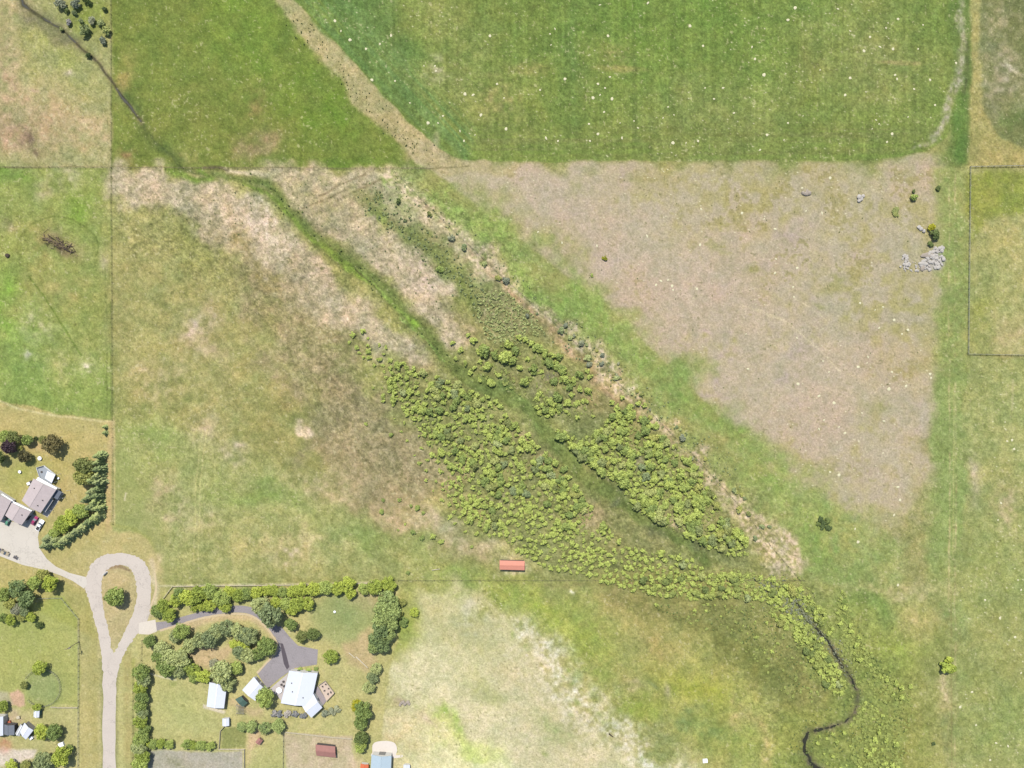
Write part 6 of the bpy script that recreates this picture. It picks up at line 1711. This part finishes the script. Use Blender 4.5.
TIM = dict(h=1.2, step=3.2, rails=2, rail_m=M_fence_r, post_m=M_fence_r, post_w=.2, rail_h=.12, rail_t=.10)
fence("timber_fence", "grey timber rail fence enclosing the paddock at the right edge", [(1085, 165.4), (1024, 166), (969.5, 167), (968.6, 250), (967.5, 354), (1024, 355), (1085, 356)], **TIM)
fence("wire_fence", "long upright wire fence from the top edge past the left field", [(111.6, -30), (111.8, 168), (112.6, 300), (113, 420), (113.4, 524)], **WIRE)
fence("wire_fence", "horizontal wire fence between the green blocks and the straw marsh", [(-30, 167.2), (112, 168), (300, 168.6), (430, 168.8)], **WIRE)
fence("wire_fence", "diagonal wire fence along the straw strip beside the pasture", [(395, 172), (430, 208), (470, 246), (510, 284), (560, 328), (600, 366), (650, 412), (700, 462), (745, 512), (770, 545), (800, 580)], **WIRE)
fence("wire_fence", "horizontal wire fence south of the willows, past the pink-roofed shelter", [(398, 580), (480, 580), (560, 580), (640, 580), (720, 580), (804, 580)], **WIRE)
fence("board_fence", "pale board fence along the bright hedge's upper side", [(164, 598), (173, 586), (250, 585), (320, 584.4), (385, 582.4)], h=1.1, step=3, rails=2, rail_m=M_fence_p, post_m=M_fence_p, rail_h=.18, rail_t=.14, post_w=.2)
fence("paddock_fence", "grey rail fence of the paddock left of the straight road", [(38, 598), (62, 597.6), (79.4, 618.6), (79.3, 700), (78.6, 830)], h=1.2, step=3, rails=2, rail_m=M_fence_r, post_m=M_fence, rail_h=.10, rail_t=.06, post_w=.15)
fence("paddock_fence", "short pale rail fence dividing the paddock from the farmyard", [(52, 706.4), (60, 707), (78, 707)], h=1.2, step=3, rails=3, rail_m=M_fence_p, post_m=M_fence_p, rail_h=.14, rail_t=.08, post_w=.16)
ring = [(43 + 18.5 * math.cos(t), 687 + 18.5 * math.sin(t)) for t in np.linspace(-2.6, 2.4, 40)]
fence("round_pen", "round pen of grey rails enclosing a disc of grass", ring, h=1.4, step=2.4, rails=2, rail_m=mat_plain("pen_rail", alb(176, 174, 160), .8, .15), post_m=M_fence, rail_h=.08, rail_t=.05, post_w=.12, cat="pen")
fence("lawn_fence", "thin wire fence between straight road and the tall hedge column", [(142.6, 640), (142, 660), (133.8, 668), (133, 830)], h=1.2, step=4, rails=3, rail_h=.03, rail_t=.03, post_w=.16)
fence("plot_fence", "white rail fence round the little green plot, lower edge", [(228, 722), (221, 730), (219.6, 748.4), (245, 748.8), (244.8, 830)], h=1.1, step=2.5, rails=3, rail_m=M_fence_p, post_m=M_fence_p, rail_h=.16, rail_t=.1, post_w=.16)
fence("dusty_yard_fence", "white rail fence above the red-roofed shed's dusty yard", [(286, 731.6), (300, 733), (330, 736.4), (352, 738.2)], h=1.1, step=2.5, rails=3, rail_m=M_fence_p, post_m=M_fence_p, rail_h=.18, rail_t=.12, post_w=.18)
fence("dusty_yard_fence", "thin grey wire fence between the little red hut and the dusty yard", [(284, 735), (283.6, 768), (283.6, 830)], h=1.2, step=3, rails=3, rail_m=M_fence, rail_h=.05, rail_t=.05, post_w=.16)

# ------------------------------------------------------------------ stones, logs, mounds
M_stone = mat_plain("pale_stone", alb(206, 200, 194), .95, .22, 1.2, bump=.5)
M_stone_d = mat_plain("grey_stone", alb(182, 170, 158), .95, .25, 1.2, bump=.5)
M_crumb = mat_plain("pale_soil", alb(238, 232, 196), .95, .14, 1.2)
M_log = mat_plain("dead_wood", alb(140, 122, 104), .95, .25, 2.0)
def rock_mesh(seed, flat=.6, sub=2):
    bm = bmesh.new(); bmesh.ops.create_icosphere(bm, subdivisions=sub, radius=1)
    rg = random.Random(seed); ax = [Vector((rg.gauss(0, 1), rg.gauss(0, 1), rg.gauss(0, 1))).normalized() for _ in range(9)]; cut = [rg.uniform(.55, .95) for _ in ax]
    for v in bm.verts:
        for a, c_ in zip(ax, cut):
            d = v.co.dot(a)
            if d > c_: v.co -= a * (d - c_) * .85
        v.co.z *= flat; v.co *= rg.uniform(.95, 1.05)
    me = bpy.data.meshes.new("rock"); bm.to_mesh(me); bm.free(); return me
ROCKS = [rock_mesh(k) for k in range(6)]
def rock(px, py, r, label, mat, group=None, name="boulder", flat=1.0, sx=1.0, rot=None, cat="rock"):
    _vi[0] += 1
    p = P(px, py, .3)
    o = bpy.data.objects.new(name, ROCKS[_vi[0] % 6]); COL.objects.link(o)
    o.location = (p.x, p.y, r * .25); o.scale = (r * sx, r, r * flat); o.rotation_euler = (0, 0, random.random() * 6.28 if rot is None else rot)
    with_mat(o, mat)
    return tag(o, label, cat, group)
rg = random.Random(77)
heap = [(943, 246), (944, 262), (940, 269), (930, 268), (922, 270), (920, 264), (928, 255), (934, 248)]
for (x, y, r_) in scatter(120, heap, .45, 1.25, 78):
    rock(x, y, r_ * .9, "pale boulder in the big angular heap beside the right mown strip", M_stone, "boulders of the big heap")
for (x, y, r_) in scatter(34, [(910, 262), (920, 262), (921, 271), (905, 272), (898, 266)], .3, .8, 80) + scatter(16, [(928, 256), (922, 262), (920, 270), (930, 270)], .5, 1.2, 81):
    rock(x, y, r_ * .9, "pale boulder strewn between the small loose pile and the big heap", M_stone, "boulders strewn between the heaps")
for (x, y, r_) in scatter(26, [(901, 256), (907, 254), (909, 262), (913, 266), (908, 268), (902, 264)], .5, 1.1, 79):
    rock(x, y, r_ * .9, "pale boulder in the small loose pile left of the big heap", M_stone, "boulders of the small pile")
rock(927, 255, 1.6, "long grey slab lying across the big boulder heap", M_stone_d, None, "stone_slab", .5, 2.2, .25)
rock(923, 268, 1.3, "grey slab standing at the lower left of the big boulder heap", M_stone_d, None, "stone_slab", .6, 1.5, 1.1)
for (x, y) in [(921, 229), (924, 231), (919, 227)]:
    rock(x, y, 1.1, "pale boulder in the trio left of the bright yellow bush", M_stone, "boulder trio by the yellow bush")
for (x, y, r_) in [(859, 197, 1.4), (861, 199, 1.2), (859, 201, 1.1), (863, 196, 1.0)]:
    rock(x, y, r_, "pale boulder in the small pile alone on the upper pasture", M_stone, "boulders of the upper pasture pile")
for (x, y, r_) in [(803, 193, 1.1), (806, 194, 1.3), (809, 193, 1.2), (807, 191, .9)]:
    rock(x, y, r_, "grey boulder in the small grey pile near the crop field's edge", M_stone_d, "boulders of the grey pile")
for (x, y, r_) in [(401, 703, .9), (403, 702, 1.0), (405, 704, 1.1), (408, 702, 1.0), (409, 704, .8), (400, 705, .8)]:
    rock(x, y, r_, "grey-brown boulder in the pile on the pale lower field", M_stone_d, "boulders of the lower field pile")
def log(px, py, L, r, ang, label, group=None, mat=None, name="dead_log"):
    p = P(px, py, .3); bm = bmesh.new()
    bmesh.ops.create_cone(bm, cap_ends=True, segments=8, radius1=r, radius2=r * .65, depth=L)
    bmesh.ops.rotate(bm, cent=(0, 0, 0), matrix=Matrix.Rotation(math.pi / 2, 3, 'Y'), verts=bm.verts)
    for v in bm.verts: v.co += Vector((0, math.sin(v.co.x * 2) * r * .4, 0))
    me = bpy.data.meshes.new(name); bm.to_mesh(me); bm.free(); me.materials.append(mat or M_log)
    o = bpy.data.objects.new(name, me); COL.objects.link(o); o.location = (p.x, p.y, r + random.uniform(0, .5)); o.rotation_euler = (random.random(), random.uniform(-.12, .12), ang)
    return tag(o, label, "log", group)
M_log_d = mat_plain("charred_wood", alb(82, 70, 58), .95, .25, 2.0)
for k in range(70):
    t = rg.random(); u = rg.gauss(0, 3.6)
    x = 44 + 32 * t + u * .35; y = 237 + 14 * t + u
    log(x, y, rg.uniform(1.2, 3.4), rg.uniform(.07, .2), -math.radians(24) + rg.gauss(0, .7), "bleached branch in the dead wood heap on the left field", "branches of the dead wood heap", M_log if k % 2 else M_log_d)
log(52, 237.5, 4.5, .2, -math.radians(32), "dark trunk lying along the upper side of the dead wood heap", None, M_log_d)
log(67, 250, 3.2, .34, -math.radians(30), "dark thick trunk at the lower right of the dead wood heap", None, M_log_d)
log(611, 735, 2.6, .35, -math.radians(40), "short dark log alone on the pale lower field", None, M_log_d)
rock(7.6, 255.6, 1.3, "dark stump on the left field beside the photo edge", M_log_d, None, "tree_stump", .6, cat="stump")
planter(705, 760.6, 2.2, "white trough alone on the green slope, bottom middle", M_fascia, "water_trough", "trough", .1, .6)
trough_z = None
log(362, 662, 8, .3, -math.radians(42), "pale beam edging the dirt heap right of the lawn", None, M_fence_p, "timber_beam")
log(352, 655, 4, .28, -math.radians(38), "second, shorter pale beam edging the dirt heap right of the lawn", None, M_fence_p, "timber_beam")
log(178, 558.5, 3, .2, .2, "pale bit of timber lying near the pale lower meadow's path", None, M_fence_p, "timber_beam") if False else None
log(436, 569.5, 4.2, .2, .15, "pale pole lying on the grass left of the pink-roofed shelter", None, M_fence_p, "timber_pole")

MOUND = []
for k in range(4):
    bm = bmesh.new(); bmesh.ops.create_icosphere(bm, subdivisions=2, radius=1); rr = random.Random(900 + k)
    for v in bm.verts:
        v.co.x *= rr.uniform(.75, 1.2); v.co.y *= rr.uniform(.75, 1.2); v.co.z = max(v.co.z * .28, -.05) * rr.uniform(.7, 1.2)
    me = bpy.data.meshes.new("soil_mound"); bm.to_mesh(me); bm.free(); MOUND.append(me)
def mound(px, py, r, label, group, mat=None):
    _vi[0] += 1
    p = P(px, py, 0); o = bpy.data.objects.new("soil_mound", MOUND[_vi[0] % 4]); COL.objects.link(o)
    o.location = (p.x, p.y, 0.02); o.scale = (r, r * rg.uniform(.45, 1.1), r * .7); o.rotation_euler = (0, 0, rg.random() * 6.28)
    with_mat(o, mat or M_crumb); return tag(o, label, "soil mound", group)
CROPM = [(335, 21), (341, 31), (350, 40), (366, 49), (380, 44), (391, 36), (372, 80), (395, 81), (424, 66), (435, 66), (436, 71), (391, 35), (410, 103), (443, 116), (428, 123), (438, 123), (460, 131), (464, 141), (475, 135), (481, 115), (490, 36), (504, 98), (497, 84), (465, 94), (473, 95), (506, 129), (550, 34), (555, 29), (551, 45), (608, 36), (565, 79), (598, 84), (610, 77), (605, 88), (600, 95), (593, 98), (612, 99), (604, 112), (620, 123), (634, 121), (638, 128), (589, 124), (590, 141), (558, 141), (546, 138), (598, 134), (622, 138), (668, 107), (674, 115), (663, 118), (686, 143), (673, 143), (698, 141), (703, 46), (690, 26), (648, 3), (752, 47), (755, 59), (764, 75), (723, 88), (705, 88), (734, 113), (714, 99), (767, 135), (788, 20), (795, 8), (850, 31), (888, 23), (886, 28), (898, 19), (923, 25), (880, 47), (870, 37), (864, 51), (893, 49), (918, 49), (838, 9), (895, 75), (897, 79), (914, 89), (850, 78), (845, 95), (866, 92), (803, 116), (788, 123), (876, 120), (879, 124), (908, 117), (935, 105), (892, 134), (887, 142), (872, 129), (784, 140), (956, 63), (930, 80), (600, 5), (540, 90), (760, 150), (820, 70)]
for (x, y) in CROPM:
    mound(x, y, rg.uniform(.4, .9), "small pale soil mound in the green crop field", "soil mounds in the crop field")
PASTM = [(661, 281), (668, 280), (672, 286), (673, 290), (656, 285), (647, 236), (597, 246), (562, 242), (562, 243), (538, 232), (701, 209), (697, 289), (742, 213), (700, 245), (746, 334), (748, 369), (764, 219), (802, 188), (830, 178), (776, 259), (793, 287), (797, 338), (794, 297), (823, 361), (829, 372), (858, 367), (867, 363), (868, 357), (892, 372), (906, 386), (931, 378), (930, 374), (819, 396), (798, 384), (834, 403), (824, 420), (819, 429), (839, 427), (845, 433), (837, 442), (883, 453), (862, 413), (884, 421), (839, 475), (830, 472), (898, 487), (900, 500), (894, 515), (858, 542), (855, 529), (889, 389), (902, 334), (908, 330), (894, 320), (883, 307), (879, 328), (875, 310), (860, 303), (797, 268), (775, 273), (806, 211), (822, 213), (775, 229)]
for (x, y) in PASTM:
    mound(x, y, rg.uniform(.4, .85), "small pale soil mound on the dry pasture", "soil mounds on the pasture")
RIGHTM = [(1005, 422), (1012, 440), (1007, 441), (998, 520), (1001, 503), (1014, 449), (1018, 580), (1021, 590), (1015, 637), (1014, 650), (1021, 673), (976, 725), (996, 743), (1008, 746), (990, 760), (898, 585), (985, 600), (1000, 618), (972, 692), (960, 707)]
for (x, y) in RIGHTM:
    mound(x, y, rg.uniform(.35, .75), "small pale soil mound on the meadow at the right edge", "soil mounds on the right meadow")
